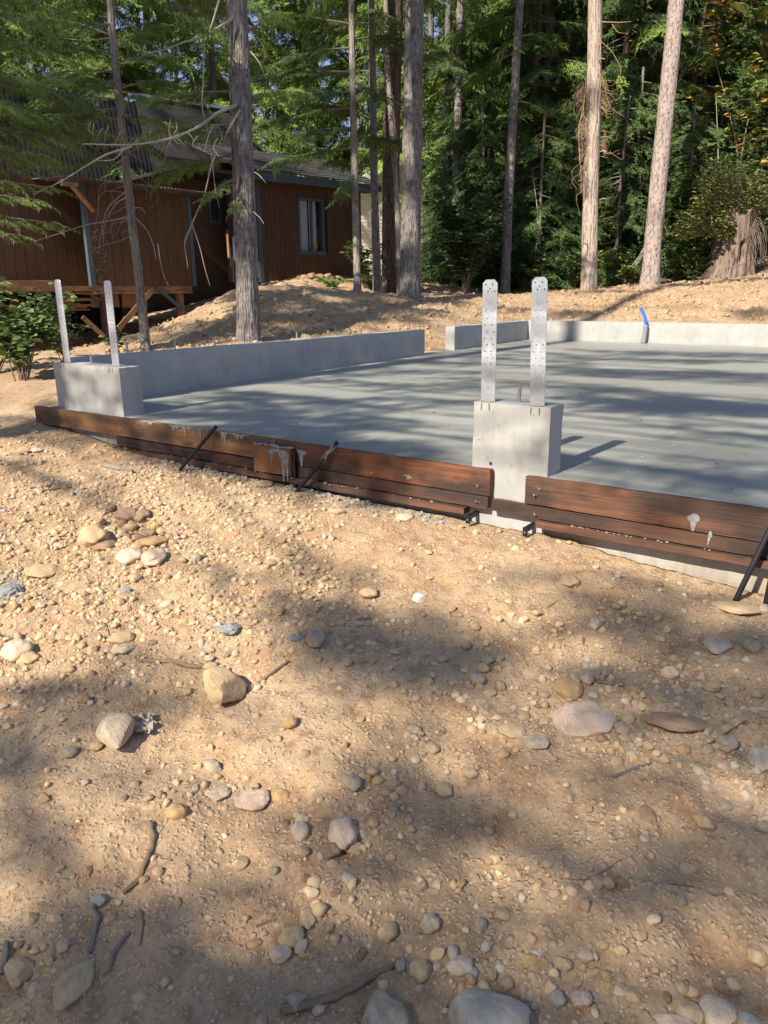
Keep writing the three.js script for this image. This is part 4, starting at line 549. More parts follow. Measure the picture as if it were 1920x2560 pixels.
{ // brown house with the blue-framed window
  const F = wallFrame(at(560, 706, 17.2), at(900, 697, 19.8)), t = thing('brown_house', 'low brown house with dark blue trim and a two-pane window', 'house', null, F.A, F.th), L = (x, y, z) => F.loc(x, y, z);
  const x0 = L(660, 700)[0], x1 = L(905, 700)[0], yt = L(700, 440)[1], w0 = L(741, 492), w1 = L(812, 636);
  boards(t, x0, x1, 0, () => yt, 0, M.siding, .13, [w0[0], w1[0], w1[1], w0[1]]); bx(t, 'wall_core', x0, w0[0] - .02, 0, yt, -.1, -.012, M.black); bx(t, 'wall_core', w1[0] + .02, x1, 0, yt, -.1, -.012, M.black);
  const win = new THREE.Group(); win.name = 'window'; t.add(win); const wx0 = w0[0], wx1 = w1[0], wy0 = w1[1], wy1 = w0[1], fr = .07; const wb = (n, a, b, c, d, z0, z1, m) => bx(win, n, a, b, c, d, z0, z1, m);
  wb('window_frame', wx0, wx0 + fr, wy0, wy1, -.04, .035, M.trimBlue); wb('window_frame', wx1 - fr, wx1, wy0, wy1, -.04, .035, M.trimBlue); wb('window_frame', wx0 + fr, wx1 - fr, wy1 - fr, wy1, -.04, .034, M.trimBlue); wb('window_sill', wx0 - .02, wx1 + .02, wy0 - .03, wy0 + fr, -.04, .05, M.trimBlue); const xm = lerp(wx0, wx1, .52); wb('mullion', xm - .025, xm + .025, wy0 + fr, wy1 - fr, -.04, .03, M.trimBlue);
  const glass = new THREE.MeshPhysicalMaterial({ color: 0xffffff, transmission: 1, thickness: 0, roughness: .03, ior: 1.5 }); wb('pane', wx0 + fr, xm - .025, wy0 + fr, wy1 - fr, -.012, -.006, glass); wb('pane', xm + .025, wx1 - fr, wy0 + fr, wy1 - fr, -.022, -.016, glass);
  const cur = new THREE.MeshStandardMaterial({ color: lin(.42, .50, .56), roughness: .9 }); wb('curtain', wx0, xm - .03, wy0, wy1, -.13, -.11, cur); wb('curtain', xm + .02, lerp(xm, wx1, .62), wy0, wy1, -.14, -.12, cur); wb('dark_room', wx0 - .1, wx1 + .1, wy0 - .1, wy1 + .1, -.4, -.35, M.black);
  { const a = L(785, 604), b = L(800, 623); bx(win, 'yellow_sign', a[0], b[0], b[1], a[1], -.105, -.1, new THREE.MeshStandardMaterial({ color: lin(.62, .48, .02), roughness: .6 })); }
  // entry: blue jambs, pale sidelight, dark door, recessed wing with a small window
  bx(t, 'door_jamb', x0 - .12, x0 - .004, 0, yt, -.1, .03, M.trimBlue); bx(t, 'door_jamb', L(598, 700)[0] - .06, L(598, 700)[0] + .06, 0, yt, -.1, .03, M.trimBlue); bx(t, 'door_frame_light', x0 - .20, x0 - .125, .1, yt - .3, -.09, .0, new THREE.MeshStandardMaterial({ color: lin(.30, .34, .36), roughness: .6 })); bx(t, 'door', L(600, 700)[0] + .06, x0 - .21, .02, yt - .1, -.5, -.45, M.formDark, 5); { const a = L(640, 505, -.4), b = L(652, 560, -.4); bx(t, 'red_lantern', a[0], b[0], b[1], a[1], -.44, -.4, new THREE.MeshStandardMaterial({ color: lin(.35, .06, .02), roughness: .6 })); }
  const zz = -.9; bx(t, 'recessed_wall', L(440, 700, zz)[0], L(600, 700, zz)[0], -.05, yt + .3, zz - .1, zz, M.siding, 8); { const a = L(517, 490, zz), b = L(552, 560, zz); const w2 = bx(t, 'small_window', a[0], b[0], b[1], a[1], zz, zz + .04, M.trimBlue); bx(w2, 'pane', a[0] + .06, b[0] - .06, b[1] + .06, a[1] - .06, zz + .041, zz + .045, new THREE.MeshStandardMaterial({ color: lin(.03, .04, .045), roughness: .08 })); }
  { const a = L(566, 572, -.2), b = L(576, 700, -.2); bx(t, 'porch_post', a[0], b[0], 0, a[1], -.24, -.14, M.lumber, 9); const c = L(578, 640, -.2), d = L(586, 695, -.2); bx(t, 'pale_panel', c[0], d[0], 0, c[1], -.24, -.16, new THREE.MeshStandardMaterial({ color: lin(.45, .5, .5), roughness: .7 })); }
  // roof: fascia along the eave and shingled slope in courses
  const rx0 = L(575, 440)[0], rx1 = L(930, 480)[0] , ye = L(700, 448)[1] , rw = rx1 - rx0; bx(t, 'fascia', rx0, rx1, ye - .12, ye + .05, .34, .38, M.trimBlue, 10); bx(t, 'soffit', rx0, rx1, ye - .10, ye - .07, -.2, .335, M.formDark, 11);
  for (let i = 0; i < 9; i++) { const z = .40 - i * .26, y = ye + .06 + i * .26 * .36; const m = part('shingle_course', worn(rx0, rx1, 0, .03, -.30, 0, .004, .2, .006, i), M.shingle[i % 3], t); m.position.set(0, y, z); m.rotation.x = .30; } bx(t, 'roof_deck', L(430, 440)[0], rx1, ye - .05, ye + .02, -4, .3, M.black); bx(t, 'back_wall', L(440, 700)[0], x1, 0, yt, -4.2, -4, M.siding, 13); bx(t, 'end_wall', x1 - .1, x1, 0, yt, -4, -.11, M.siding, 14);  // roof deck carried on over the recess, added to shade it
}
{ // steep-roofed building behind: grey shingle slope beside a dark ribbed roof
  const F = wallFrame(at(365, 470, 22), at(620, 470, 24)), t = thing('steep_roof_house', 'steep grey shingled roof with a ribbed dark metal wing behind the cabin', 'house', null, F.A, F.th), L = (x, y, z) => F.loc(x, y, z);
  const a = L(372, 468), b = L(372, 258), c = L(600, 228), h = b[1] - a[1], n = 18, x1 = L(640, 468)[0];
  for (let i = 0; i < n; i++) { const y0 = a[1] + (h + .35) * i / n, xs = lerp(a[0] + .25, b[0], i / n); const m = part('shingle_course', worn(xs, x1, 0, (h + .35) / n + .05, -.02, .012, .003, .25, .006, i + 40), M.shingle[i % 3], t); m.position.set(0, y0, -i * .055); m.rotation.x = -.22; }
  bx(t, 'ridge_cap', b[0] - .1, x1, b[1] + .36, b[1] + .44, -1.15, -.9, new THREE.MeshStandardMaterial({ color: lin(.42, .45, .5), roughness: .4, metalness: .5 })); bx(t, 'body', a[0] + .3, x1, -4.5, b[1] + .3, -3, -1.3, M.black);
  const e0 = L(-120, 470, -.2)[0], e1 = a[0] + .35; const rf = part('ribbed_roof', corrugated(e1 - e0, 3.1, .13, .007).translate((e0 + e1) / 2, 1.55, 0), M.roofDark, t); rf.material = M.roofDark.clone(); rf.material.side = THREE.DoubleSide; rf.position.set(0, a[1] - .5, -.2); rf.rotation.x = -.30; bx(t, 'body', e0, e1, -4.5, b[1] - .4, -3, -1.2, M.black);
}
{ // white neighbour house seen between the trunks
  const F = wallFrame(at(880, 672, 30), at(1090, 672, 32)), t = thing('white_house', 'sunlit white lap-sided house glimpsed between the trunks', 'house', null, F.A, F.th), L = (x, y, z) => F.loc(x, y, z);
  const x0 = -.4, x1 = L(1085, 660)[0], top = L(980, 500)[1], n = 18; for (let i = 0; i < n; i++) part('siding_board', boxUV(new THREE.BoxGeometry(x1 - x0, top / n + .02, .02).rotateX(-.06).translate((x0 + x1) / 2, top * (i + .5) / n, 0)), M.whiteSide, t); bx(t, 'wall_core', x0, x1, -.6, top, -.14, -.03, M.whiteSide);
  const gb = new THREE.Shape(); gb.moveTo(x0 - .3, top); gb.lineTo(x1 + .3, top); gb.lineTo(x1 - .5, top + 1.1); gb.lineTo((x0 + x1) / 2 + .4, top + 1.5); gb.closePath(); part('gable', new THREE.ExtrudeGeometry(gb, { depth: .1, bevelEnabled: false }).translate(0, .002, -.12), M.whiteSide, t);
  beam(t, 'rake_board', [x0 - .9, top - .35, .12], [(x0 + x1) / 2 + .4, top + 1.6, .12], .22, .3, M.whiteSide); beam(t, 'rake_board', [(x0 + x1) / 2 + .4, top + 1.58, .12], [x1 + .6, top - .1, .12], .2, .3, new THREE.MeshStandardMaterial({ color: lin(.42, .40, .30), roughness: .7 }));
  const wa = L(995, 590, .02), wc = L(1003, 607, .02); const w = bx(t, 'window', wa[0], wa[0] + .5, wc[1], wc[1] + .6, .0, .05, M.whiteSide); bx(w, 'pane', wa[0] + .06, wa[0] + .44, wc[1] + .06, wc[1] + .54, .051, .056, new THREE.MeshStandardMaterial({ color: lin(.25, .33, .45), roughness: .1 }));
  { const p = at(1060, 672, 26), tt = thing('teal_tarp', 'teal tarp bundle on the ground before the white house', 'tarp', null, p); const g = new THREE.SphereGeometry(1, 24, 14); const q = g.attributes.position; for (let i = 0; i < q.count; i++) { const k = 1 + .15 * N3(q.getX(i) * 2, q.getY(i) * 2, q.getZ(i) * 2); q.setXYZ(i, q.getX(i) * .55 * k, Math.max(-.2, q.getY(i)) * .5 * k, q.getZ(i) * .4 * k); } g.computeVertexNormals(); part('tarp_sheet', g, new THREE.MeshStandardMaterial({ color: lin(.03, .35, .38), roughness: .5 }), tt); }
}
{ // chain-link fence panel between the trunks
  const F = wallFrame(at(1055, 700, 20.5), at(1262, 696, 21)), t = thing('chain_link_fence', 'grey chain-link fence with a tubular top rail in the shade', 'fence', null, F.A, F.th), L = (x, y, z) => F.loc(x, y, z); const w = L(1262, 690)[0], h = L(1100, 556)[1];
  for (const x of [0, w * .5, w * .82, w]) { const m = part('post', new THREE.CylinderGeometry(.03, .03, h + .6, 12), M.rod, t); m.position.set(x, h / 2 - .3, 0); }
  const rail = part('top_rail', new THREE.CylinderGeometry(.022, .022, w, 12).rotateZ(Math.PI / 2), M.rod, t); rail.position.set(w / 2, h, 0);
  const wires = []; for (let k = -h; k < w; k += .075) for (const s of [1, -1]) { const a0 = Math.max(0, k), a1 = Math.min(w, k + h), len = (a1 - a0) * 1.4142; if (len < .1) continue; const g = new THREE.BoxGeometry(.004, len, .004); g.rotateZ(-s * Math.PI / 4); const ym = (a0 + a1) / 2 - k; g.translate((a0 + a1) / 2, s > 0 ? ym : h - ym, s * .003); wires.push(g); } const wm = part('wire_mesh', mergeGeometries(wires), M.rod, t); wm.userData.kind = 'stuff';
}
// ---------- bark ----------
function barkMat(A, B, Dk, patch, seed, scaly) { const S = 512, f1 = tileNoise2(S, scaly ? 22 : 34, scaly ? 16 : 6, seed), f2 = tileNoise2(S, 80, scaly ? 50 : 22, seed + 1), p = fbmTile(S, 3, 5, seed + 2), l = fbmTile(S, 14, 4, seed + 3);
  return new THREE.MeshStandardMaterial({ roughness: .95, map: makeTex(S, (x, y, c) => { const r = f1(x, y), q = f2(x, y); mixc(c, A, B, p(x, y)); mixc(c, c, Dk, clamp((.5 - r) * 2.6 + (.45 - q) * 1.3, 0, .92)); const li = clamp((l(x, y) - .60) * 7, 0, 1); mixc(c, c, [.33, .34, .29], li * patch); setS(c); }, true, 1, 1), bumpMap: makeTex(S, (x, y, c) => { c[0] = c[1] = c[2] = .65 * f1(x, y) + .35 * f2(x, y); }, false, 1, 1), bumpScale: .022 }); }
const BK = { grey: barkMat([.205, .178, .162], [.148, .125, .112], [.046, .038, .034], .5, 700), red: barkMat([.12, .075, .055], [.085, .05, .038], [.025, .017, .014], .15, 710), pale: barkMat([.46, .37, .30], [.36, .275, .215], [.18, .125, .095], .35, 720), fir: barkMat([.37, .295, .255], [.29, .22, .19], [.11, .075, .065], .55, 730, true), moss: barkMat([.30, .26, .215], [.23, .195, .155], [.078, .064, .05], .3, 740) };
// trunk along a curve, with furrowed surface
function trunkGeo(pts, r0, r1, seed, amp, flare = .25, rad = 40, fine = 7) {
  const c = new THREE.CatmullRomCurve3(pts), L = c.getLength(), ts = []; for (let s = 0; s < fine; s += Math.min(.07, .02 + s * .01)) ts.push(s / L); for (let s = fine; s < L; s += .5) ts.push(s / L); ts.push(1);
  const P = [], UV = [], idx = [], wrap = Math.max(1, Math.round(r0 * 6.2832 / .55)), X = new V3(1, 0, 0), Z = new V3(0, 0, 1), tn = new V3();
  for (const t of ts) { if (t > 1) continue; const p = c.getPointAt(t), s = t * L; c.getTangentAt(t, tn); const ax = X.clone().addScaledVector(tn, -X.dot(tn)).normalize(), az = new V3().crossVectors(ax, tn).normalize(); const r = lerp(r0, r1, t) * (1 + flare * Math.exp(-s / .22));
    for (let j = 0; j <= rad; j++) { const a = j / rad * 6.28318, ca = Math.cos(a), sa = Math.sin(a); const f = 1 - Math.abs(N3(ca * 3.2 + seed, sa * 3.2, s * .55)), f2 = N3(ca * 7 + seed, sa * 7 + 5, s * 1.6), f3 = N3(ca * .9, sa * .9 + seed, s * .6), k = r * (1 + .035 * f3 + flare * .45 * Math.exp(-s / .25) * Math.max(0, N3(ca * 1.5 + seed, sa * 1.5, 3))) + amp * (f - .55) + amp * .5 * f2; P.push(p.x + (ax.x * ca + az.x * sa) * k, p.y + (ax.y * ca + az.y * sa) * k, p.z + (ax.z * ca + az.z * sa) * k); UV.push(j / rad * wrap, s / .9); } }
  const n = P.length / 3 / (rad + 1); for (let i = 0; i < n - 1; i++) for (let j = 0; j < rad; j++) { const a = i * (rad + 1) + j, b = a + 1, d = a + rad + 1, e = d + 1; idx.push(a, b, d, b, e, d); }
  { const o = P.length / 3, p = pts[pts.length - 1]; P.push(p.x, p.y, p.z); UV.push(0, 0); for (let j = 0; j < rad; j++) { const a = (n - 1) * (rad + 1) + j; idx.push(o, a, a + 1); } }
  const g = new THREE.BufferGeometry(); g.setAttribute('position', new THREE.Float32BufferAttribute(P, 3)); g.setAttribute('uv', new THREE.Float32BufferAttribute(UV, 2)); g.setIndex(idx); g.computeVertexNormals(); return g;
}
// ---------- foliage ----------
function fillSpray(seed, pairs, subs, droop, fat = 1) { // irregular flat conifer spray along +x, length 1
  const r = rngOf(seed), P = [], tri = (a, b, c) => P.push(...a, ...b, ...c), leaf = (p, d, len, w) => { const s = [-d[2], 0, d[0]], m = [p[0] + d[0] * len * .45, p[1] + d[1] * len * .45, p[2] + d[2] * len * .45], q = [p[0] + d[0] * len, p[1] + d[1] * len - len * .14, p[2] + d[2] * len]; const A = [m[0] + s[0] * w, m[1], m[2] + s[2] * w], B = [m[0] - s[0] * w, m[1], m[2] - s[2] * w]; tri(p, A, q); tri(p, q, B); };
  const bend = (r() - .5) * .5, ph = r() * 6, ax = (x) => [x, -droop * x * x + .02 * Math.sin(x * 9 + ph), bend * x * x + .025 * Math.sin(x * 7 + ph)];
  for (let i = 0; i < 5; i++) { const p = ax(i / 5), q = ax((i + 1) / 5); leaf(p, [q[0] - p[0], q[1] - p[1], q[2] - p[2]], 1, .006); }
  for (let i = 0; i < pairs; i++) for (const s of [1, -1]) { if (subs && r() < .16) continue; const x = (i + .2 + .6 * r()) / pairs * .97, L = (.08 + .34 * Math.pow(1 - x, .8)) * (subs ? .45 + .8 * r() : .85 + .3 * r()), a = (1.0 - .25 * x + .45 * (r() - .5)) * s, d = [Math.cos(a), -.14 - .3 * droop + .3 * (r() - .5), Math.sin(a)], p = ax(x); leaf(p, d, L, subs ? .006 * fat : .014 * fat);
    for (let k = 0; k < subs; k++) for (const q of [1, -1]) { if (r() < .12) continue; const f = (k + .3 + .6 * r()) / subs * .95, a2 = a + q * (.7 + .35 * r()), l2 = L * (.40 * (1 - f) + .16) * (.6 + .7 * r()); leaf([p[0] + d[0] * L * f, p[1] + d[1] * L * f - .05 * L * f * f, p[2] + d[2] * L * f], [Math.cos(a2), -.15 + .35 * (r() - .5), Math.sin(a2)], l2, .007 * fat + l2 * .07); } }
  const g = new THREE.BufferGeometry(); g.setAttribute('position', new THREE.Float32BufferAttribute(P, 3)); g.computeVertexNormals(); return g;
}
const sprayFine = [fillSpray(1, 13, 5, .18), fillSpray(2, 11, 5, .38), fillSpray(5, 10, 5, .08), fillSpray(6, 12, 4, .28)], sprayCoarse = [fillSpray(3, 10, 3, .25, 1.7), fillSpray(4, 9, 3, .5, 1.7), fillSpray(9, 9, 3, .1, 1.6)];
const leafMat = (r = .75) => new THREE.MeshPhysicalMaterial({ color: 0xffffff, roughness: r, transmission: .5, thickness: 0, side: THREE.DoubleSide, ior: 1.35 });
M.needle = leafMat(.8); M.needleFar = new THREE.MeshStandardMaterial({ color: 0xffffff, roughness: .8, side: THREE.DoubleSide });
M.twig = new THREE.MeshStandardMaterial({ color: lin(.16, .12, .09), roughness: .95 }); M.deadTwig = new THREE.MeshStandardMaterial({ color: lin(.29, .25, .205), roughness: .95 }); M.deadBrown = new THREE.MeshStandardMaterial({ color: lin(.40, .26, .15), roughness: .95 });
const GREEN = { shadedGreen: [[.045, .085, .022], [.09, .145, .032]], hemlock: [[.090, .155, .030], [.170, .255, .046]], sapling: [[.125, .200, .034], [.215, .310, .055]], moss: [[.125, .145, .035], [.21, .22, .055]], brown: [[.10, .08, .03], [.17, .12, .045]], deadbrush: [[.30, .20, .11], [.46, .32, .19]] };  // darkest needle green has forest shade painted in; sapling has sunlight painted in
class Crown { // collects sprays and limbs of one tree
  constructor(seed) { this.r = rngOf(seed); this.s = []; this.limbs = []; }
  spray(p, dir, size, pal) { this.s.push([p.clone(), dir.clone(), size, pal]); return this; }
  // a bough from a to b with sagging middle, clothed with sprays from share f0 on
  bough(a, b, o = {}) { const r = this.r, { n = 14, size = .5, pal = 'hemlock', sag = .1, r0 = .018, f0 = .25, side = .75 } = o, L = a.distanceTo(b), m1 = a.clone().lerp(b, .35), m2 = a.clone().lerp(b, .7); m1.y += sag * L * .6; m2.y += sag * L * .45; m1.x += (r() - .5) * .1 * L; m2.z += (r() - .5) * .12 * L; const c = new THREE.CatmullRomCurve3([a, m1, m2, b]); this.limbs.push(taper([a, m1, m2, b], r0, .004, 14, 5, .2, r() * 9));
    const out = b.clone().sub(a).setY(0).normalize(), sd = new V3(-out.z, 0, out.x), tg = new V3(); for (let i = 0; i < n; i++) { const f = f0 + (1 - f0) * (i + r()) / n, p = c.getPoint(Math.min(1, f)); c.getTangent(Math.min(1, f), tg); const s = (i % 2 ? 1 : -1) * side * (.5 + .8 * r()), d = tg.clone().multiplyScalar(.9).addScaledVector(sd, s); d.y -= .1 + .25 * r(); p.y += (r() - .5) * .06; this.spray(p, d.normalize(), size * (.6 + .7 * r()) * (1.1 - .35 * f), pal); }
    this.spray(b, tg.set(out.x, -.35, out.z), size * .8, pal); return this; }
  twig(pts, r0, r1 = .003) { this.limbs.push(taper(pts, r0, r1, Math.max(10, pts.length * 6), 6, .25, pts[0].x)); return this; }
  build(t, geo, mat = M.needle, limbMat = M.twig, fName = 'foliage') { const q = new THREE.Quaternion(), m = new THREE.Matrix4(), mb = new THREE.Matrix4(), c = new THREE.Color(), r = this.r, o = t.position;
    if (this.limbs.length) { const g = mergeGeometries(this.limbs); g.translate(-o.x, -o.y, -o.z); part('branches', g, limbMat, t).userData.kind = 'stuff'; }
    if (this.s.length) { geo.forEach((gg, k) => { const it = this.s.filter((_, i) => i % geo.length === k); if (!it.length) return; const im = new THREE.InstancedMesh(gg, mat, it.length); im.name = fName; im.userData.kind = 'stuff'; it.forEach(([p, d, s, pal], i) => { const up = new V3((r() - .5) * 1.1, 1, (r() - .5) * 1.1), z = new V3().crossVectors(d, up).normalize(), y = new V3().crossVectors(z, d); mb.makeBasis(d, y, z); m.copy(mb).scale(new V3(s, s, s * (.8 + .4 * r()))); m.setPosition(p.x - o.x, p.y - o.y, p.z - o.z); im.setMatrixAt(i, m); const [A, B] = GREEN[pal], f = Math.pow(r(), 1.2) * 1.25; im.setColorAt(i, c.setRGB(lerp(A[0], B[0], f), lerp(A[1], B[1], f), lerp(A[2], B[2], f))); }); t.add(im); }); } }
}
// a tree read off the photograph: trunk pixels from foot upward at one distance, widths in pixels
function photoTree(name, label, px, depth, w0, w1, bark, o = {}) {
  const P = px.map(([x, y]) => at(x, y, depth)), base = P[0].clone(); base.y = groundY(base.x, base.z); const t = thing(name, label, 'tree', o.group || 'trees around the slab', base); P[0].copy(base).y -= .12;
  const last = P[P.length - 1], prev = P[P.length - 2], dir = last.clone().sub(prev).normalize(); const H = o.height ?? 17; if (H > last.y + 1) { const k = (H - last.y) / Math.max(.5, dir.y); P.push(last.clone().addScaledVector(dir, k * .5), last.clone().addScaledVector(dir, k)); }
  const rB = w0 * depth / FOC / 2, rT = w1 * depth / FOC / 2, yTop = last.y - base.y, full = P[P.length - 1].y - base.y, rEnd = Math.max(.03, rB + (rT - rB) * full / yTop * 1.0);
  part('trunk', trunkGeo(P.map((p) => p.clone().sub(base)), rB, Math.max(.03, Math.min(rEnd, rT)), o.seed || px[0][0], o.amp ?? rB * .07, o.flare ?? .30, o.rad || 40, o.fine || 8), bark, t);
  t.curve = new THREE.CatmullRomCurve3(P); t.at = (y) => { let a = 0, b = 1; for (let i = 0; i < 24; i++) { const m = (a + b) / 2; if (t.curve.getPoint(m).y < y) a = m; else b = m; } return t.curve.getPoint((a + b) / 2); };
  return t;
}
function highCrown(cr, t, y0, y1, n, len, size, pal, r) { for (let i = 0; i < n; i++) { const y = lerp(y0, y1, (i + r()) / n), a = t.at(y), az = r() * 6.283, L = len * (1 - .65 * (y - y0) / (y1 - y0)) * (.7 + .5 * r()), b = a.clone().add(new V3(Math.cos(az) * L, -L * .18 - .2, Math.sin(az) * L)); cr.bough(a, b, { n: Math.round(5 + L * 4), size, pal, sag: .08, r0: .03 }); } }
// ---------- the trees in the picture ----------
const finish = (t, cr, geo = sprayFine, limb) => { cr.build(t, geo, M.needle, limb); delete t.curve; delete t.at; };
{ // big trunk behind the long stem wall
  const D = 9.5, t = photoTree('conifer_tree', 'large straight conifer trunk right behind the long stem wall', [[622, 862], [608, 430], [592, 0]], D, 56, 50, BK.grey, { seed: 3, rad: 64, fine: 6, amp: .011 }), cr = new Crown(31), q = (x, y, d = D) => at(x, y, d), r = rngOf(5);
  cr.bough(q(600, 180), q(500, 60, 8.9), { n: 12, size: 0.312, pal: 'sapling' }); cr.bough(q(600, 285), q(440, 300, 8.9), { n: 16, size: 0.281, pal: 'sapling', sag: .03 }); cr.bough(q(604, 330), q(480, 350, 9.0), { n: 14, size: 0.281, pal: 'sapling', sag: .05 }); cr.bough(q(604, 405), q(420, 405, 9.2), { n: 16, size: 0.312, pal: 'sapling', sag: .02 }); cr.bough(q(608, 450), q(515, 490, 9.0), { n: 12, size: 0.281, pal: 'sapling' }); cr.bough(q(600, 230), q(400, 235, 9.3), { n: 20, size: .34, pal: 'sapling', sag: .02 }); cr.bough(q(602, 310), q(380, 330, 9.5), { n: 20, size: .34, pal: 'sapling', sag: .02 }); cr.bough(q(606, 380), q(400, 440, 9.6), { n: 18, size: .32, pal: 'sapling', sag: .02 }); cr.bough(q(612, 480), q(585, 520, 9.1), { n: 6, size: 0.234, pal: 'sapling' });  // sapling paints a sunlit tone onto these lower boughs
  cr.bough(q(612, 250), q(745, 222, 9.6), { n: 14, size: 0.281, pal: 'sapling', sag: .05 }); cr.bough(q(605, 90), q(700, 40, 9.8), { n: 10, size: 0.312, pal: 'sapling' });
  highCrown(cr, t, 6.5, 16, 14, 2.2, .9, 'hemlock', r);
  cr.build(t, sprayFine); const dead = new Crown(32); // bare limbs
  dead.twig([q(594, 262, 9.4), q(540, 285, 9.1), q(495, 318, 8.8), q(430, 345, 8.6), q(380, 356, 8.5), q(320, 362, 8.4), q(205, 360, 8.3)], .022, .006).twig([q(330, 366, 8.4), q(270, 385, 8.4), q(215, 415, 8.3), q(150, 455, 8.3), q(85, 485, 8.2)], .013, .004).twig([q(310, 372, 8.4), q(285, 398, 8.4), q(245, 402, 8.4)], .01, .003);
  dead.twig([q(585, 45, 9.4), q(545, 70, 9.2), q(500, 95, 9.0), q(460, 105, 8.9), q(418, 122, 8.9), q(370, 133, 8.8)], .020, .006); dead.twig([q(548, 0, 9.1), q(530, 60, 9.1), q(512, 110, 9.1), q(508, 200, 9.1), q(506, 270, 9.1), q(520, 330, 9.1), q(530, 400, 9.1), q(538, 470, 9.1), q(548, 520, 9.1)], .012, .003); dead.twig([q(600, 275, 9.3), q(560, 345, 9.2), q(530, 410, 9.1), q(510, 490, 9.1), q(480, 560, 9.0), q(462, 610, 9.0)], .014, .004).twig([q(480, 560, 9), q(500, 620, 9), q(512, 670, 9), q(525, 715, 9)], .007, .002).twig([q(478, 565, 9), q(462, 600, 9), q(470, 670, 9)], .006, .002);
  for (const [a, b, c] of [[[634, 262], [660, 290], [680, 325]], [[634, 530], [650, 545], [660, 560]], [[628, 130], [650, 160], [668, 205]], [[636, 430], [650, 440], [665, 458]], [[690, 322], [670, 335], [645, 340]]]) dead.twig([q(...a, 9.35), q(...b, 9.2), q(...c, 9.1)], .007, .002);
  for (let i = 0; i < 26; i++) { const x = 220 + 340 * r(), y = 330 + (r() - .5) * 70, l = 20 + 50 * r(), d = 8.5; dead.twig([q(x, y, d), q(x + (r() - .5) * 30, y + l * .5, d + .1 * r()), q(x + (r() - .5) * 50, y + l, d)], .003, .0012); }
  const g = mergeGeometries(dead.limbs); g.translate(-t.position.x, -t.position.y, -t.position.z); part('dead_branches', g, M.deadTwig, t).userData.kind = 'stuff'; delete t.curve; delete t.at;
}
{ // slim wavering trunk in front of the cabin
  const D = 10, t = photoTree('conifer_tree', 'slim wavering conifer trunk with drooping dead twigs in front of the cabin', [[366, 890], [356, 780], [345, 680], [334, 590], [324, 500], [316, 420], [306, 330], [296, 230], [284, 120], [276, 0]], D, 22, 14, BK.moss, { seed: 9, rad: 28, fine: 6, height: 9, amp: .006 }), cr = new Crown(41), q = (x, y, d = D) => at(x, y, d), r = rngOf(6);
  for (const [x, y, ex, ey, ed, n, size, pal] of [[280, 60, 120, 90, 9.2, 16, 0.328, 'hemlock'], [282, 90, 60, 40, 10.3, 18, 0.390, 'hemlock'], [288, 140, 170, 110, 9.4, 14, 0.312, 'hemlock'], [290, 160, 430, 135, 9.3, 18, 0.328, 'hemlock'], [290, 120, 400, 60, 10.2, 14, 0.351, 'hemlock'], [296, 210, 120, 195, 9.3, 16, 0.328, 'hemlock'], [296, 220, 420, 200, 10.3, 14, 0.351, 'hemlock'], [300, 250, 90, 250, 9.2, 18, 0.351, 'hemlock'], [302, 290, 390, 300, 9.6, 10, 0.281, 'hemlock'], [304, 300, 60, 290, 10.4, 18, 0.390, 'hemlock'], [308, 345, 110, 330, 9.2, 16, 0.312, 'hemlock'], [312, 380, 200, 405, 9.4, 10, 0.265, 'hemlock'], [312, 340, 430, 400, 10.5, 12, 0.312, 'hemlock'], [300, 270, 180, 300, 9.3, 14, 0.281, 'hemlock'], [306, 320, 230, 400, 9.2, 10, 0.250, 'hemlock'], [300, 200, 200, 250, 9.0, 14, 0.296, 'hemlock'], [298, 230, 400, 260, 9.3, 12, 0.281, 'hemlock'], [296, 180, 60, 190, 9.6, 18, 0.328, 'hemlock']]) cr.bough(q(x, y), q(ex, ey, ed), { n, size, pal, sag: .05, r0: .014 });
  highCrown(cr, t, 4.6, 9, 14, 1.5, .6, 'hemlock', r); cr.build(t, sprayFine);
  const dead = new Crown(42); for (let i = 0; i < 15; i++) { const y = 400 + 190 * r(), s = r() < .75 ? -1 : 1, x0 = lerp(312, 336, (y - 400) / 190), l = 40 + 70 * r(); const e = () => (r() - .5) * l * .5; dead.twig([q(x0, y), q(x0 + s * l * .4 + e(), y + 12 + e() * .5, 9.8), q(x0 + s * l * .75 + e(), y + l * .5 + e(), 9.7), q(x0 + s * l * .7 + e(), y + l * (.7 + .6 * r()), 9.7)], .0045, .0012); }
  for (const k of [[[316, 478], [300, 490], [270, 520], [255, 570], [245, 640]], [[318, 490], [290, 510], [262, 560], [258, 610]], [[322, 543], [270, 553], [215, 562], [160, 580], [80, 605]], [[315, 390], [270, 430], [262, 480]], [[334, 520], [352, 520], [365, 535]], [[340, 545], [370, 580], [385, 620], [390, 650]], [[395, 610], [402, 660], [410, 690], [422, 715]], [[272, 96], [210, 100], [150, 95]], [[290, 165], [250, 180], [225, 182]]]) dead.twig(k.map(([x, y]) => q(x, y, 9.6)), .007, .002);
  for (let i = 0; i < 40; i++) { const x = 232 + 34 * r(), y = 560 + 170 * r(); dead.twig([q(x, y, 9.5), q(x + (r() - .5) * 24, y + 8 * r(), 9.5), q(x + (r() - .5) * 34, y + 22 * r(), 9.45)], .0022, .001); }
  const g = mergeGeometries(dead.limbs); g.translate(-t.position.x, -t.position.y, -t.position.z); part('dead_branches', g, M.deadTwig, t).userData.kind = 'stuff'; delete t.curve; delete t.at;
}
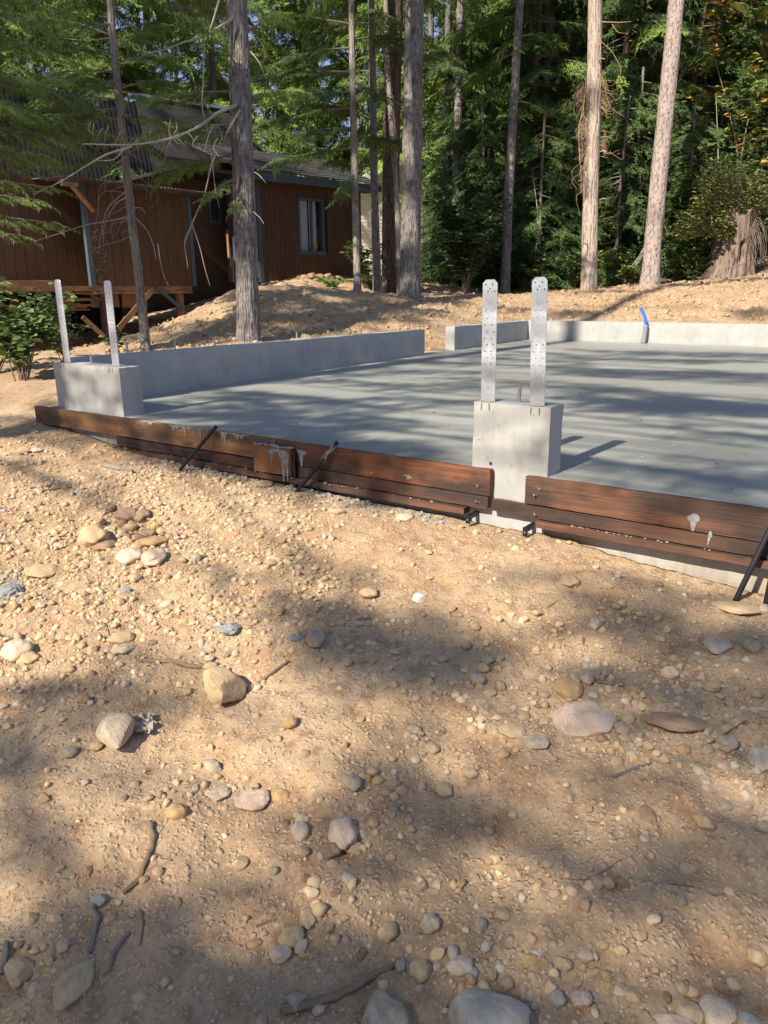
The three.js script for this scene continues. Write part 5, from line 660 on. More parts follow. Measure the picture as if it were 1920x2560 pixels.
{ // tree standing past the picture edge whose boughs hang in front of the cabin
  const base = at(-330, 980, 8.2); base.y = groundY(base.x, base.z); const t = thing('conifer_tree', 'conifer beside the cabin whose low green boughs hang over the leafy shrub', 'tree', 'trees around the slab', base), cr = new Crown(51), q = (x, y, d) => at(x, y, d), ax = (y) => new V3(base.x, y, base.z);
  part('trunk', trunkGeo([new V3(0, -.1, 0), new V3(.05, 4, 0), new V3(0, 12, 0)], .14, .05, 8, .01, .2, 24, 4), BK.grey, t);
  for (const [y, ex, ey, ed, n, size, pal] of [[4.2, 120, 75, 8, 26, 0.351, 'sapling'], [3.9, 70, 120, 8.6, 22, 0.351, 'sapling'], [4.0, 160, 30, 9, 20, 0.351, 'sapling'], [3.3, 110, 215, 8.3, 24, 0.328, 'sapling'], [3.1, 40, 265, 7.8, 18, 0.312, 'sapling'], [2.9, 100, 290, 8.4, 22, 0.328, 'sapling'], [2.5, 130, 345, 8.6, 22, 0.312, 'sapling'], [2.2, 120, 405, 8.4, 20, 0.296, 'sapling'], [2.0, 140, 470, 8.2, 20, 0.281, 'sapling'], [1.8, 100, 500, 8.0, 20, 0.281, 'sapling'], [1.6, 150, 560, 8.2, 22, 0.265, 'sapling'], [1.5, 60, 590, 8.0, 16, 0.265, 'sapling'], [1.7, 40, 550, 8.6, 16, 0.281, 'sapling'], [3.6, 200, 160, 9, 22, 0.351, 'sapling'], [2.9, 190, 300, 8.8, 22, 0.328, 'sapling'], [2.6, 210, 350, 9, 22, 0.328, 'sapling'], [2.4, 90, 380, 8.4, 20, 0.312, 'sapling'], [3.0, 160, 240, 9.2, 24, 0.351, 'sapling'], [2.3, 180, 410, 9.2, 18, 0.296, 'sapling'], [2.7, 250, 330, 9.3, 24, .34, 'sapling'], [2.5, 120, 320, 8.8, 22, .34, 'sapling'], [3.1, 230, 270, 9.4, 24, .36, 'sapling'], [2.2, 60, 420, 8.6, 18, .32, 'sapling'], [2.4, 260, 390, 9.5, 20, .32, 'sapling']]) cr.bough(ax(y), q(ex, ey, ed), { n, size, pal, sag: .06, r0: .02, f0: .35 });  // boughs in the green lightened to look sunlit
  cr.build(t, sprayFine);
}
// group of trunks by the brown house
{
  const mk = (label, px, D, w0, w1, bark, list, o = {}) => { const t = photoTree('conifer_tree', label, px, D, w0, w1, bark, { height: 15, rad: 32, ...o }), cr = new Crown(o.seed || 60); for (const [y, ex, ey, dd, n, size, pal] of list) { const a = t.at(at(px[0][0], y, D).y); cr.bough(a, at(ex, ey, D + dd), { n, size, pal, sag: .03, r0: .02 }); } highCrown(cr, t, 6.8, 15, o.hc ?? 9, 1.9, .9, o.hp || 'hemlock', rngOf(o.seed || 60)); finish(t, cr); };
  mk('thin pale conifer stem nearest the brown house window', [[894, 738], [890, 560], [884, 330], [880, 120], [878, 0]], 14, 18, 8, BK.moss, [[60, 690, 40, .2, 24, .6, 'hemlock'], [120, 720, 140, -.3, 24, .55, 'hemlock'], [180, 650, 190, -.4, 26, .55, 'hemlock'], [230, 760, 240, -.6, 20, .5, 'hemlock'], [270, 660, 300, .3, 24, .55, 'hemlock'], [320, 760, 330, -.4, 20, .5, 'hemlock'], [370, 690, 400, .2, 18, .5, 'hemlock'], [430, 845, 490, -.4, 12, .4, 'hemlock'], [340, 980, 350, .4, 16, .5, 'hemlock'], [100, 980, 90, .3, 16, .55, 'hemlock'], [200, 960, 240, -.4, 14, .5, 'hemlock']], { seed: 61, amp: .006 });
  mk('thin grey conifer stem between the pale stem and the dark twin trunk', [[944, 742], [936, 480], [932, 240], [928, 0]], 14.6, 21, 15, BK.grey, [[60, 800, 60, -.4, 22, .55, 'hemlock'], [180, 820, 170, .4, 20, .5, 'hemlock'], [300, 790, 250, -.3, 20, .5, 'hemlock'], [420, 830, 400, -.3, 16, .45, 'hemlock'], [120, 1080, 110, .3, 16, .5, 'hemlock']], { seed: 62, amp: .007 });
  mk('broad dark red-brown conifer trunk beside the grey ridged trunk', [[976, 738], [978, 400], [986, 0]], 15.2, 42, 44, BK.red, [[80, 880, 20, .4, 18, .6, 'hemlock'], [200, 870, 250, -.4, 18, .5, 'hemlock']], { seed: 63, amp: .012 });
  mk('slender stem tight against the dark red-brown trunk', [[1000, 740], [992, 500], [972, 220], [966, 60]], 14.8, 14, 9, BK.moss, [], { seed: 64, hc: 6, amp: .004 });
  mk('thick grey ridged conifer trunk in front of the dark bush', [[1024, 748], [1030, 400], [1036, 0]], 13.5, 50, 45, BK.grey, [[150, 1110, 130, .8, 18, .5, 'hemlock'], [90, 920, 20, 1, 16, .55, 'hemlock'], [160, 1130, 165, -.5, 14, .45, 'hemlock']], { seed: 65, amp: .012, rad: 48 });
  mk('slim dark conifer trunk rising behind the chain-link bush', [[1138, 700], [1140, 540], [1146, 260], [1152, 0]], 18.5, 22, 18, BK.grey, [[60, 1230, 60, .4, 18, .7, 'hemlock'], [180, 1060, 170, .3, 18, .7, 'hemlock'], [300, 1240, 320, .5, 16, .7, 'hemlock']], { seed: 66, amp: .008 });
  mk('slim leaning conifer trunk with pale lichen behind the square pier', [[1262, 742], [1270, 520], [1285, 250], [1300, 0]], 16.4, 24, 19, BK.grey, [[90, 1380, 90, 1, 18, .6, 'hemlock'], [250, 1390, 290, 1, 18, .6, 'hemlock'], [40, 1200, 60, .8, 18, .6, 'hemlock'], [130, 1160, 200, .8, 18, .6, 'hemlock']], { seed: 67, amp: .008 });
}
{ // pale stripped trunk with hanging brown dead brush
  const D = 15, t = photoTree('conifer_tree', 'pale sunlit conifer trunk hung with curly brown dead brush', [[1473, 732], [1476, 520], [1484, 260], [1488, 0]], D, 38, 34, BK.pale, { seed: 71, rad: 48, amp: .011, height: 16 }), cr = new Crown(72), r = rngOf(8), q = (x, y, d = 14.7) => at(x, y, d);
  highCrown(cr, t, 8, 16, 9, 2.0, .9, 'hemlock', r); cr.build(t, sprayFine); const dead = new Crown(73);
  dead.twig([q(1506, 55), q(1550, 56), q(1578, 54)], .012, .004).twig([q(1530, 60), q(1545, 80), q(1570, 84)], .007, .002).twig([q(1465, 188), q(1460, 260), q(1448, 320), q(1450, 400), q(1455, 470)], .008, .003).twig([q(1495, 180), q(1508, 200), q(1525, 265), q(1560, 292)], .009, .002).twig([q(1498, 100), q(1530, 130), q(1552, 180), q(1540, 210)], .006, .002);
  for (let i = 0; i < 22; i++) { const y = 200 + 260 * r(), x = 1462 - 14 * r(), l = 14 + 34 * r(); const e = () => (r() - .5) * l * .5; dead.twig([q(x, y), q(x - l * .45 * r() + e(), y + l * .35 + e(), 14.6 + .2 * r()), q(x - l * .35 + e(), y + l * .9 + e(), 14.6), q(x + e(), y + l * (.8 + r()), 14.65)], .004, .0015); }
  for (let i = 0; i < 16; i++) { const y = 195 + 80 * r() + (r() < .3 ? 120 : 0), x = 1502, l = 16 + 30 * r(); const e = () => (r() - .5) * l * .45; dead.twig([q(x, y + e()), q(x + l * .5, y + l * .2 + e(), 14.6), q(x + l + e(), y + l * .3 + e(), 14.6), q(x + l * 1.15 + e(), y + e(), 14.6)], .004, .0015); }
  for (let i = 0; i < 90; i++) { const left = i % 5 < 3, y = left ? 195 + 270 * r() : 195 + 75 * r() + (r() < .3 ? 115 : 0), x = left ? 1464 - 10 * r() : 1502 + 10 * r(); dead.spray(q(x, y), new V3((left ? -.5 : 1) * (.3 + .7 * r()), -.9 + (left ? 0 : .7 * r()), .3 * (r() - .2)).normalize(), .11 + .14 * r(), 'deadbrush'); }
  for (const [x, y, s] of [[1468, 612, -1], [1500, 380, 1], [1500, 500, 1], [1496, 150, 1], [1462, 455, -1]]) dead.twig([q(x, y, 14.85), q(x + s * 9, y - 4, 14.7), q(x + s * 16, y - 2, 14.65)], .014, .007);
  dead.build(t, [fillSpray(7, 9, 3, .5, .35), fillSpray(8, 8, 3, .7, .35)], new THREE.MeshStandardMaterial({ roughness: .95, side: THREE.DoubleSide }), M.deadBrown, 'dead_brush'); delete t.curve; delete t.at;
}
{
  const t = photoTree('conifer_tree', 'scaly pinkish fir trunk leaning towards the autumn leaves', [[1624, 722], [1640, 520], [1668, 240], [1692, 0]], 15, 43, 38, BK.fir, { seed: 81, rad: 48, amp: .010, height: 17 }), cr = new Crown(82); highCrown(cr, t, 8, 17, 9, 2.0, .9, 'hemlock', rngOf(9)); finish(t, cr);
}
{ // broken snag and distant bare trunks on the right
  const t = photoTree('broken_snag', 'broken-topped grey snag standing behind the old stump', [[1756, 470], [1762, 400], [1772, 325]], 19, 24, 22, BK.grey, { seed: 91, height: 0, flare: 0, fine: 6, group: 'snags' }); delete t.curve; delete t.at;
}
// ---------- forest behind: conifers with crowns of their own, copies of a few kinds ----------
function protoTree(seed, H, y0, n, len, size, pal, bark, r0, label) {
  const t = thing('forest_conifer', label, 'tree', 'conifers of the forest behind', new V3()), cr = new Crown(seed), r = rngOf(seed + 1); t.at = (y) => new V3(.15 * Math.sin(y * .4 + seed), y, .1 * Math.sin(y * .3));
  part('trunk', trunkGeo([0, .25, .5, .75, 1].map((f) => t.at(f * H - (f ? 0 : .3))), r0, .03, seed, r0 * .06, .2, 18, 3), bark, t);
  for (let i = 0; i < n; i++) { const y = lerp(y0, H - .3, Math.pow((i + r()) / n, 1.05)), a = t.at(y), az = r() * 6.283, f = (y - y0) / (H - y0), L = len * (1 - .85 * f) * (.65 + .5 * r()) + .25, b = a.clone().add(new V3(Math.cos(az) * L, -L * (.10 + .25 * r()) - .1, Math.sin(az) * L)); cr.bough(a, b, { n: Math.round(4 + L * 4.2), size: size * (.8 + .4 * r()), pal, sag: .06, r0: .022 }); }
  cr.build(t, sprayCoarse, M.needleFar); delete t.at; return t;
}
{
  const L = { tall: 'tall straight forest conifer with high mid-green boughs', dense: 'dense dark conifer clothed to the ground in the shaded forest', young: 'young feathery hemlock in the understory', far: 'bright sunlit conifer deep in the forest' };
  const protos = { tall: protoTree(201, 20, 4.5, 70, 3.2, .95, 'hemlock', BK.grey, .2, L.tall), dense: protoTree(211, 12, .4, 90, 2.6, .85, 'shadedGreen', BK.red, .13, L.dense), young: protoTree(221, 5, .2, 54, 1.5, .6, 'shadedGreen', BK.moss, .05, L.young), far: protoTree(231, 18, 1.5, 90, 3.4, 1.05, 'sapling', BK.grey, .18, L.far) };  // far takes the sun-lightened green, dense and young the shade-darkened one
  const first = {}, r = rngOf(240); const put = (k, px, depth, s = 1, dy = 0) => { const p = at(px, 727, depth), y = groundY(p.x, p.z) - .1 + dy; const o = first[k] ? protos[k].clone() : protos[k]; if (first[k]) { o.name = numbered('forest_conifer'); scene.add(o); } first[k] = 1; o.position.set(p.x, y, p.z); o.rotation.y = r() * 6.28; o.scale.set(s * (.9 + .2 * r()), s * (.9 + .2 * r()), s * (.9 + .2 * r())); };
  // background row, seen between and above everything
  for (const [px, d, s] of [[-40, 26, 1], [120, 30, 1.05], [250, 27, 1], [420, 31, 1.1], [560, 28, 1], [690, 42, 1.2], [800, 45, 1.2], [1010, 40, 1.15], [1120, 31, 1.05], [1230, 35, 1.1], [1340, 29, 1], [1450, 33, 1.1], [1580, 28, 1], [1720, 31, 1.1], [1840, 27, 1], [1960, 30, 1.05], [60, 50, 1.5], [230, 52, 1.5], [400, 50, 1.5], [560, 53, 1.5], [900, 55, 1.6], [1080, 50, 1.5], [1250, 54, 1.6], [1500, 52, 1.5], [1180, 44, 1.3]]) put('far', px, d, s);
  for (const [px, d, s] of [[60, 24, .9], [340, 26, 1], [1335, 20, .9], [1560, 21, .95], [1700, 22.5, 1], [1900, 20.5, .95], [150, 36, 1.2], [640, 40, 1.3], [930, 44, 1.3], [1300, 42, 1.3], [1650, 40, 1.3]]) put('tall', px, d, s);
  for (const [px, d, s] of [[1310, 19.5, .8], [1400, 20.5, .9], [1530, 19.5, .85], [1575, 23, 1], [1690, 20, .85], [1350, 27, 1], [1480, 27, 1], [1790, 21.5, .85], [1890, 23.5, 1], [1170, 20.2, .5]]) put('dense', px, d, s);
  for (const [px, d, s] of [[1350, 17.8, .8], [1420, 18.3, .9], [1545, 17.6, .8], [1575, 18.5, .9], [1310, 18.4, .7], [1700, 18, .8], [1750, 19.5, .8], [1215, 18.6, .7], [1650, 19, 1], [1860, 19, .8], [1190, 18.8, .8], [1120, 19.5, .6], [1160, 21, 1]]) put('young', px, d, s);
}
// ---------- broadleaf plants ----------
function leafGeo(w = .5, fold = .15) { const g = new THREE.BufferGeometry(), P = [], pt = [[0, 0, 0], [.3, fold * .6, w * .42], [.65, fold * .5, w * .40], [1, -.1, 0], [.65, fold * .5, -w * .40], [.3, fold * .6, -w * .42], [.5, 0, 0]]; for (const [a, b, c] of [[0, 1, 6], [1, 2, 6], [2, 3, 6], [3, 4, 6], [4, 5, 6], [5, 0, 6]]) P.push(...pt[a], ...pt[b], ...pt[c]); g.setAttribute('position', new THREE.Float32BufferAttribute(P, 3)); g.computeVertexNormals(); return g; }
const broad = [leafGeo(.75), leafGeo(.6, .25)], vine = [leafGeo(1.0, .1), leafGeo(.85, .2)]; M.leaf = new THREE.MeshPhysicalMaterial({ color: 0xffffff, roughness: .5, transmission: .3, thickness: 0, side: THREE.DoubleSide, ior: 1.4 });
Object.assign(GREEN, { shrub: [[.080, .145, .033], [.16, .235, .06]], salal: [[.042, .088, .026], [.085, .14, .04]], autumn: [[.40, .17, .04], [.55, .34, .08]], yellow: [[.24, .26, .04], [.42, .38, .07]] });
function bush(name, label, base, w, h, n, size, pal, o = {}) { const t = thing(name, label, o.cat || 'shrub', o.group || 'shrubs around the clearing', base), cr = new Crown(o.seed || 300), r = cr.r, stems = o.stems || 9;
  for (let i = 0; i < stems; i++) { const a = r() * 6.283, R = w * (.3 + .7 * r()), tip = base.clone().add(new V3(Math.cos(a) * R, h * (.45 + .55 * r()), Math.sin(a) * R * (o.deep || .8))); const mid = base.clone().lerp(tip, .5); mid.y += h * .18; cr.limbs.push(taper([base.clone().add(new V3((r() - .5) * .1, -.05, (r() - .5) * .1)), mid, tip], .007, .002, 8, 5)); const c = new THREE.CatmullRomCurve3([base, mid, tip]); const m = Math.round(n / stems); for (let k = 0; k < m; k++) { const f = .2 + .8 * r(), p = c.getPoint(f), b = r() * 6.283, off = w * .22; p.add(new V3((r() - .5) * off, (r() - .5) * off * .8, (r() - .5) * off)); cr.spray(p, new V3(Math.cos(b), -.15 + .5 * r(), Math.sin(b)).normalize(), size * (.6 + .7 * r()), r() < (o.mix || 0) ? o.pal2 : pal); } }
  cr.build(t, o.geo || broad, M.leaf, M.twig, 'leaves'); return t; }
const gAt = (px, py, d) => { const p = at(px, py, d); p.y = groundY(p.x, p.z); return p; };
bush('leafy_shrub', 'leafy green bramble thicket beside the wide pier', gAt(60, 960, 7.2), .62, .85, 900, .085, 'shrub', { seed: 301, stems: 22, geo: vine });
bush('leafy_shrub', 'smaller leafy bramble clump behind the wide pier strap', gAt(165, 930, 7.8), .36, .75, 260, .075, 'shrub', { seed: 302, stems: 10, geo: vine });
bush('leafy_shrub', 'low leafy bramble sprawling towards the cabin posts', gAt(-20, 935, 8), .8, 1.0, 700, .085, 'shrub', { seed: 303, stems: 18, geo: vine });
bush('leafy_shrub', 'tiny leafy sprout under the cabin post', gAt(285, 860, 9.6), .22, .3, 110, .06, 'shrub', { seed: 304, geo: vine });
bush('leafy_shrub', 'big dark leafy bush in front of the chain-link fence', gAt(1165, 735, 16.2), 1.15, 2.0, 2600, .15, 'salal', { seed: 305, stems: 34 });
bush('leafy_shrub', 'second dark leafy bush crowding the slim leaning trunk', gAt(1240, 735, 17.2), 1.0, 1.3, 1400, .14, 'salal', { seed: 306, stems: 24 });
{ // undergrowth on the bank
  const spots = [[1310, 17.2, .9, .9, 'salal'], [1370, 17.0, .9, .8, 'salal'], [1430, 16.8, .8, .8, 'shrub'], [1540, 16.6, .9, .8, 'shrub'], [1580, 16.0, .5, .5, 'shrub'], [1690, 16.6, .8, .8, 'shrub'], [1735, 16.2, .6, .55, 'shrub'], [1720, 17.4, 1, 1.2, 'shrub'], [1790, 18.2, 1.1, 1.7, 'shrub'], [1900, 18, 1, 1.6, 'shrub'], [1930, 16.8, .6, .8, 'shrub'], [1650, 17.6, .9, 1, 'salal'], [1490, 17.6, .9, 1, 'salal']];
  spots.forEach(([px, d, w, h, pal], i) => bush('undergrowth_bush', 'low leafy bush in the tangled undergrowth on the bank', gAt(px, 720, d), w, h, 620, .10, pal, { seed: 320 + i, stems: 16, mix: .12, pal2: 'yellow', group: 'undergrowth bushes on the bank' }));
  // sword ferns by the house
  const fern = (label, base, n, len, seed) => { const t = thing('sword_fern', label, 'fern', 'sword ferns by the brown house', base), cr = new Crown(seed), r = cr.r; for (let i = 0; i < n; i++) { const a = r() * 6.283, l = len * (.7 + .5 * r()); cr.spray(base.clone(), new V3(Math.cos(a), .9 + .7 * r(), Math.sin(a)).normalize(), l, 'hemlock'); } cr.build(t, [fillSpray(seed, 22, 0, .55, 2.0)], M.leaf, M.twig, 'fronds'); };
  fern('sword fern at the foot of the dark twin trunk', gAt(950, 735, 15.6), 16, .6, 342); fern('small sword fern left of the pale stem', gAt(830, 730, 14.8), 9, .35, 343);
  bush('leafy_shrub', 'broad-leaved shrub between the thin stems by the house', gAt(915, 735, 15.4), .5, 1.0, 380, .13, 'shrub', { seed: 345, stems: 14 });
}
{ // vine maple turning orange, upper right
  const base = gAt(1850, 700, 18.5), t = thing('vine_maple', 'vine maple with orange and yellow-green autumn leaves above the old stump', 'tree', null, base), cr = new Crown(351), r = cr.r, q = at;
  for (const [pts, rr] of [[[[1838, 560, 18], [1845, 400, 17.6], [1815, 250, 17.4], [1790, 160, 17.2], [1760, 60, 17]], .03], [[[1845, 420, 17.6], [1870, 355, 17.4], [1920, 342, 17]], .022], [[[1836, 560, 18], [1790, 350, 18], [1795, 240, 18], [1830, 60, 18]], .02], [[[1850, 430, 17.6], [1880, 250, 17.8], [1910, 80, 18]], .02]]) { const P = pts.map((a) => q(...a)); P.unshift(base.clone()); cr.limbs.push(taper(P, rr, .006, 30, 6, .15, rr * 99)); }
  for (let i = 0; i < 3400; i++) { const x = 1690 + 300 * Math.pow(r(), .8), y = -60 + 560 * r(), d = 16.6 + 2.4 * r(); if (N2(x * .012, y * .014) < -.15 + .35 * (1 - sstep(1690, 1780, x))) continue; const b = r() * 6.283, aut = N2(x * .009 + 9, y * .01) > .18; cr.spray(q(x, y, d), new V3(Math.cos(b), -.3 + .3 * r(), Math.sin(b)).normalize(), .10 + .08 * r(), aut ? (r() < .6 ? 'autumn' : 'yellow') : (r() < .25 ? 'yellow' : 'shrub')); }
  cr.build(t, vine, M.leaf, M.twig, 'leaves');
}
{ // old stump with hollow, splayed roots and hanging roots
  const D = 16, base = gAt(1825, 690, D), t = thing('old_stump', 'tall weathered old stump with a dark slot and tangled roots on top', 'stump', null, base), H = 1.32, rad = 120, ny = 60, P = [], UV = [], idx = [];
  for (let i = 0; i <= ny; i++) { const f = i / ny, y = -.15 + (H + .15) * f; for (let j = 0; j <= rad; j++) { const a = j / rad * 6.28318, ca = Math.cos(a), sa = Math.sin(a), ridge = 1 - Math.abs(N3(ca * 2.2 + 4, sa * 2.2, f * .4)), fine = N3(ca * 9, sa * 9, f * 1.2); let r = .35 * (1 + .5 * Math.pow(1 - f, 2.6)) * (.9 + .16 * ridge) + .022 * fine; if (ca < -.2) r += .22 * Math.pow(1 - f, 3) * (-ca); if (f > .93) r *= 1 - .3 * (f - .93) / .07 * N3(ca * 4, sa * 4, 2); const slot = Math.exp(-(((a - 1.45) / .10) ** 2)) * sstep(.30, .36, f) * sstep(.62, .56, f); r -= slot * .22; const yy = y + (f > .9 ? .12 * N3(ca * 2.4, sa * 2.4, 7) * (f - .9) * 10 : 0); P.push(ca * r, yy, sa * r); UV.push(j / rad * 4, y); } }
  for (let i = 0; i < ny; i++) for (let j = 0; j < rad; j++) { const a = i * (rad + 1) + j, b = a + 1, d = a + rad + 1, e = d + 1; idx.push(a, d, b, b, d, e); } { const o = P.length / 3; P.push(0, H - .2, 0); UV.push(0, 0); for (let j = 0; j < rad; j++) { const a = ny * (rad + 1) + j; idx.push(a, o, a + 1); } }
  const g = new THREE.BufferGeometry(); g.setAttribute('position', new THREE.Float32BufferAttribute(P, 3)); g.setAttribute('uv', new THREE.Float32BufferAttribute(UV, 2)); g.setIndex(idx); g.computeVertexNormals(); part('stump_wood', g, barkMat([.25, .175, .13], [.19, .135, .10], [.055, .04, .03], .1, 750), t);
  const cr = new Crown(361), r = cr.r, q = (x, y, d = 15.6) => at(x, y, d); for (let i = 0; i < 34; i++) { const x = 1850 + 40 * r(), y = 535 + 25 * r(), l = 30 + 90 * r(); cr.twig([q(x, y), q(x + 10 + 20 * r(), y + l * .4, 15.4), q(x + 14 + 26 * r(), y + l, 15.4)], .006, .002); }
  cr.twig([q(1800, 505, 15.5), q(1820, 520, 15.5), q(1833, 530, 15.5)], .012, .006).twig([q(1832, 672, 15.3), q(1855, 660, 15.3), q(1905, 652, 15.3)], .012, .004); const gg = mergeGeometries(cr.limbs); gg.translate(-base.x, -base.y, -base.z); part('hanging_roots', gg, M.twig, t);
  const hb = (label, px, py, d, w, h, n, pal, seed) => { const b = at(px, py, d); const t2 = thing('root_mat', label, 'shrub', 'moss and huckleberry on the stump', b), c2 = new Crown(seed), rr = c2.r; for (let i = 0; i < n; i++) { const a = rr() * 6.283, R = w * Math.sqrt(rr()), p = b.clone().add(new V3(Math.cos(a) * R, h * (rr() * rr()) - h * .5 * (R / w), Math.sin(a) * R * .7)); c2.spray(p, new V3(Math.cos(a), -.2 + .6 * rr(), Math.sin(a)).normalize(), .06 + .06 * rr(), pal); if (i % 12 === 0) c2.twig([b.clone().add(new V3((rr() - .5) * w, -.1, 0)), p], .005, .002); } c2.build(t2, broad, M.leaf, M.twig, 'leaves'); };
  hb('green huckleberry tuft growing from the top of the old stump', 1835, 480, 15.75, .8, .9, 1700, 'moss', 371); hb('drooping mossy brush hanging beside the old stump', 1762, 560, 15.6, .6, .7, 1300, 'moss', 372); hb('leafy tuft above the mossy brush beside the stump', 1790, 440, 16.6, .9, .8, 1200, 'shrub', 373);
}
{ // fallen log behind the fir
  const a = gAt(1560, 690, 16.4), b = at(1614, 622, 16.1), t = part('fallen_log', taper([new V3(0, .05, 0), b.clone().sub(a).multiplyScalar(.5), b.clone().sub(a)], .075, .06, 20, 12, .15, 3), BK.moss, scene); t.position.copy(a); tag(t, 'weathered fallen log propped behind the leaning fir', 'log');
}
for (const [i, k] of [[[1508, 690], [1530, 640], [1560, 610]], [[1330, 700], [1345, 560], [1330, 420]], [[1800, 640], [1780, 560], [1795, 420], [1790, 240]], [[1600, 420], [1680, 330], [1720, 270]], [[1225, 560], [1238, 620], [1260, 640]]].entries()) { const P = k.map(([x, y]) => at(x, y, 17)), b = P[0].clone(); const m = part('dead_sapling', taper(P.map((p) => p.clone().sub(b)), .018, .006, 20, 6, .2, i), M.deadTwig, scene); m.position.copy(b); tag(m, ['bare sapling bending right of the pale trunk', 'thin dead sapling in the dark understory', 'thin grey sapling beside the snag', 'dead limb slanting up behind the leaning fir', 'curved dead twig by the slim leaning trunk'][i], 'sapling', 'dead saplings'); }
{ // scattered rubble along the house foot
  const r = rngOf(380); for (let i = 0; i < 22; i++) { const p = gAt(740 + 110 * r(), 705, 16 + 1.6 * r()), s = .05 + .08 * r(), m = new THREE.Mesh(cobGeo[i % 10], stoneMats['brown']); m.name = numbered('rubble_stone'); m.scale.set(s, s * .7, s * .8); m.rotation.y = r() * 6; m.position.copy(p).y += s * .4; scene.add(m); tag(m, 'dark rubble stone piled against the brown house wall', 'stone', 'rubble stones at the house wall'); }
}
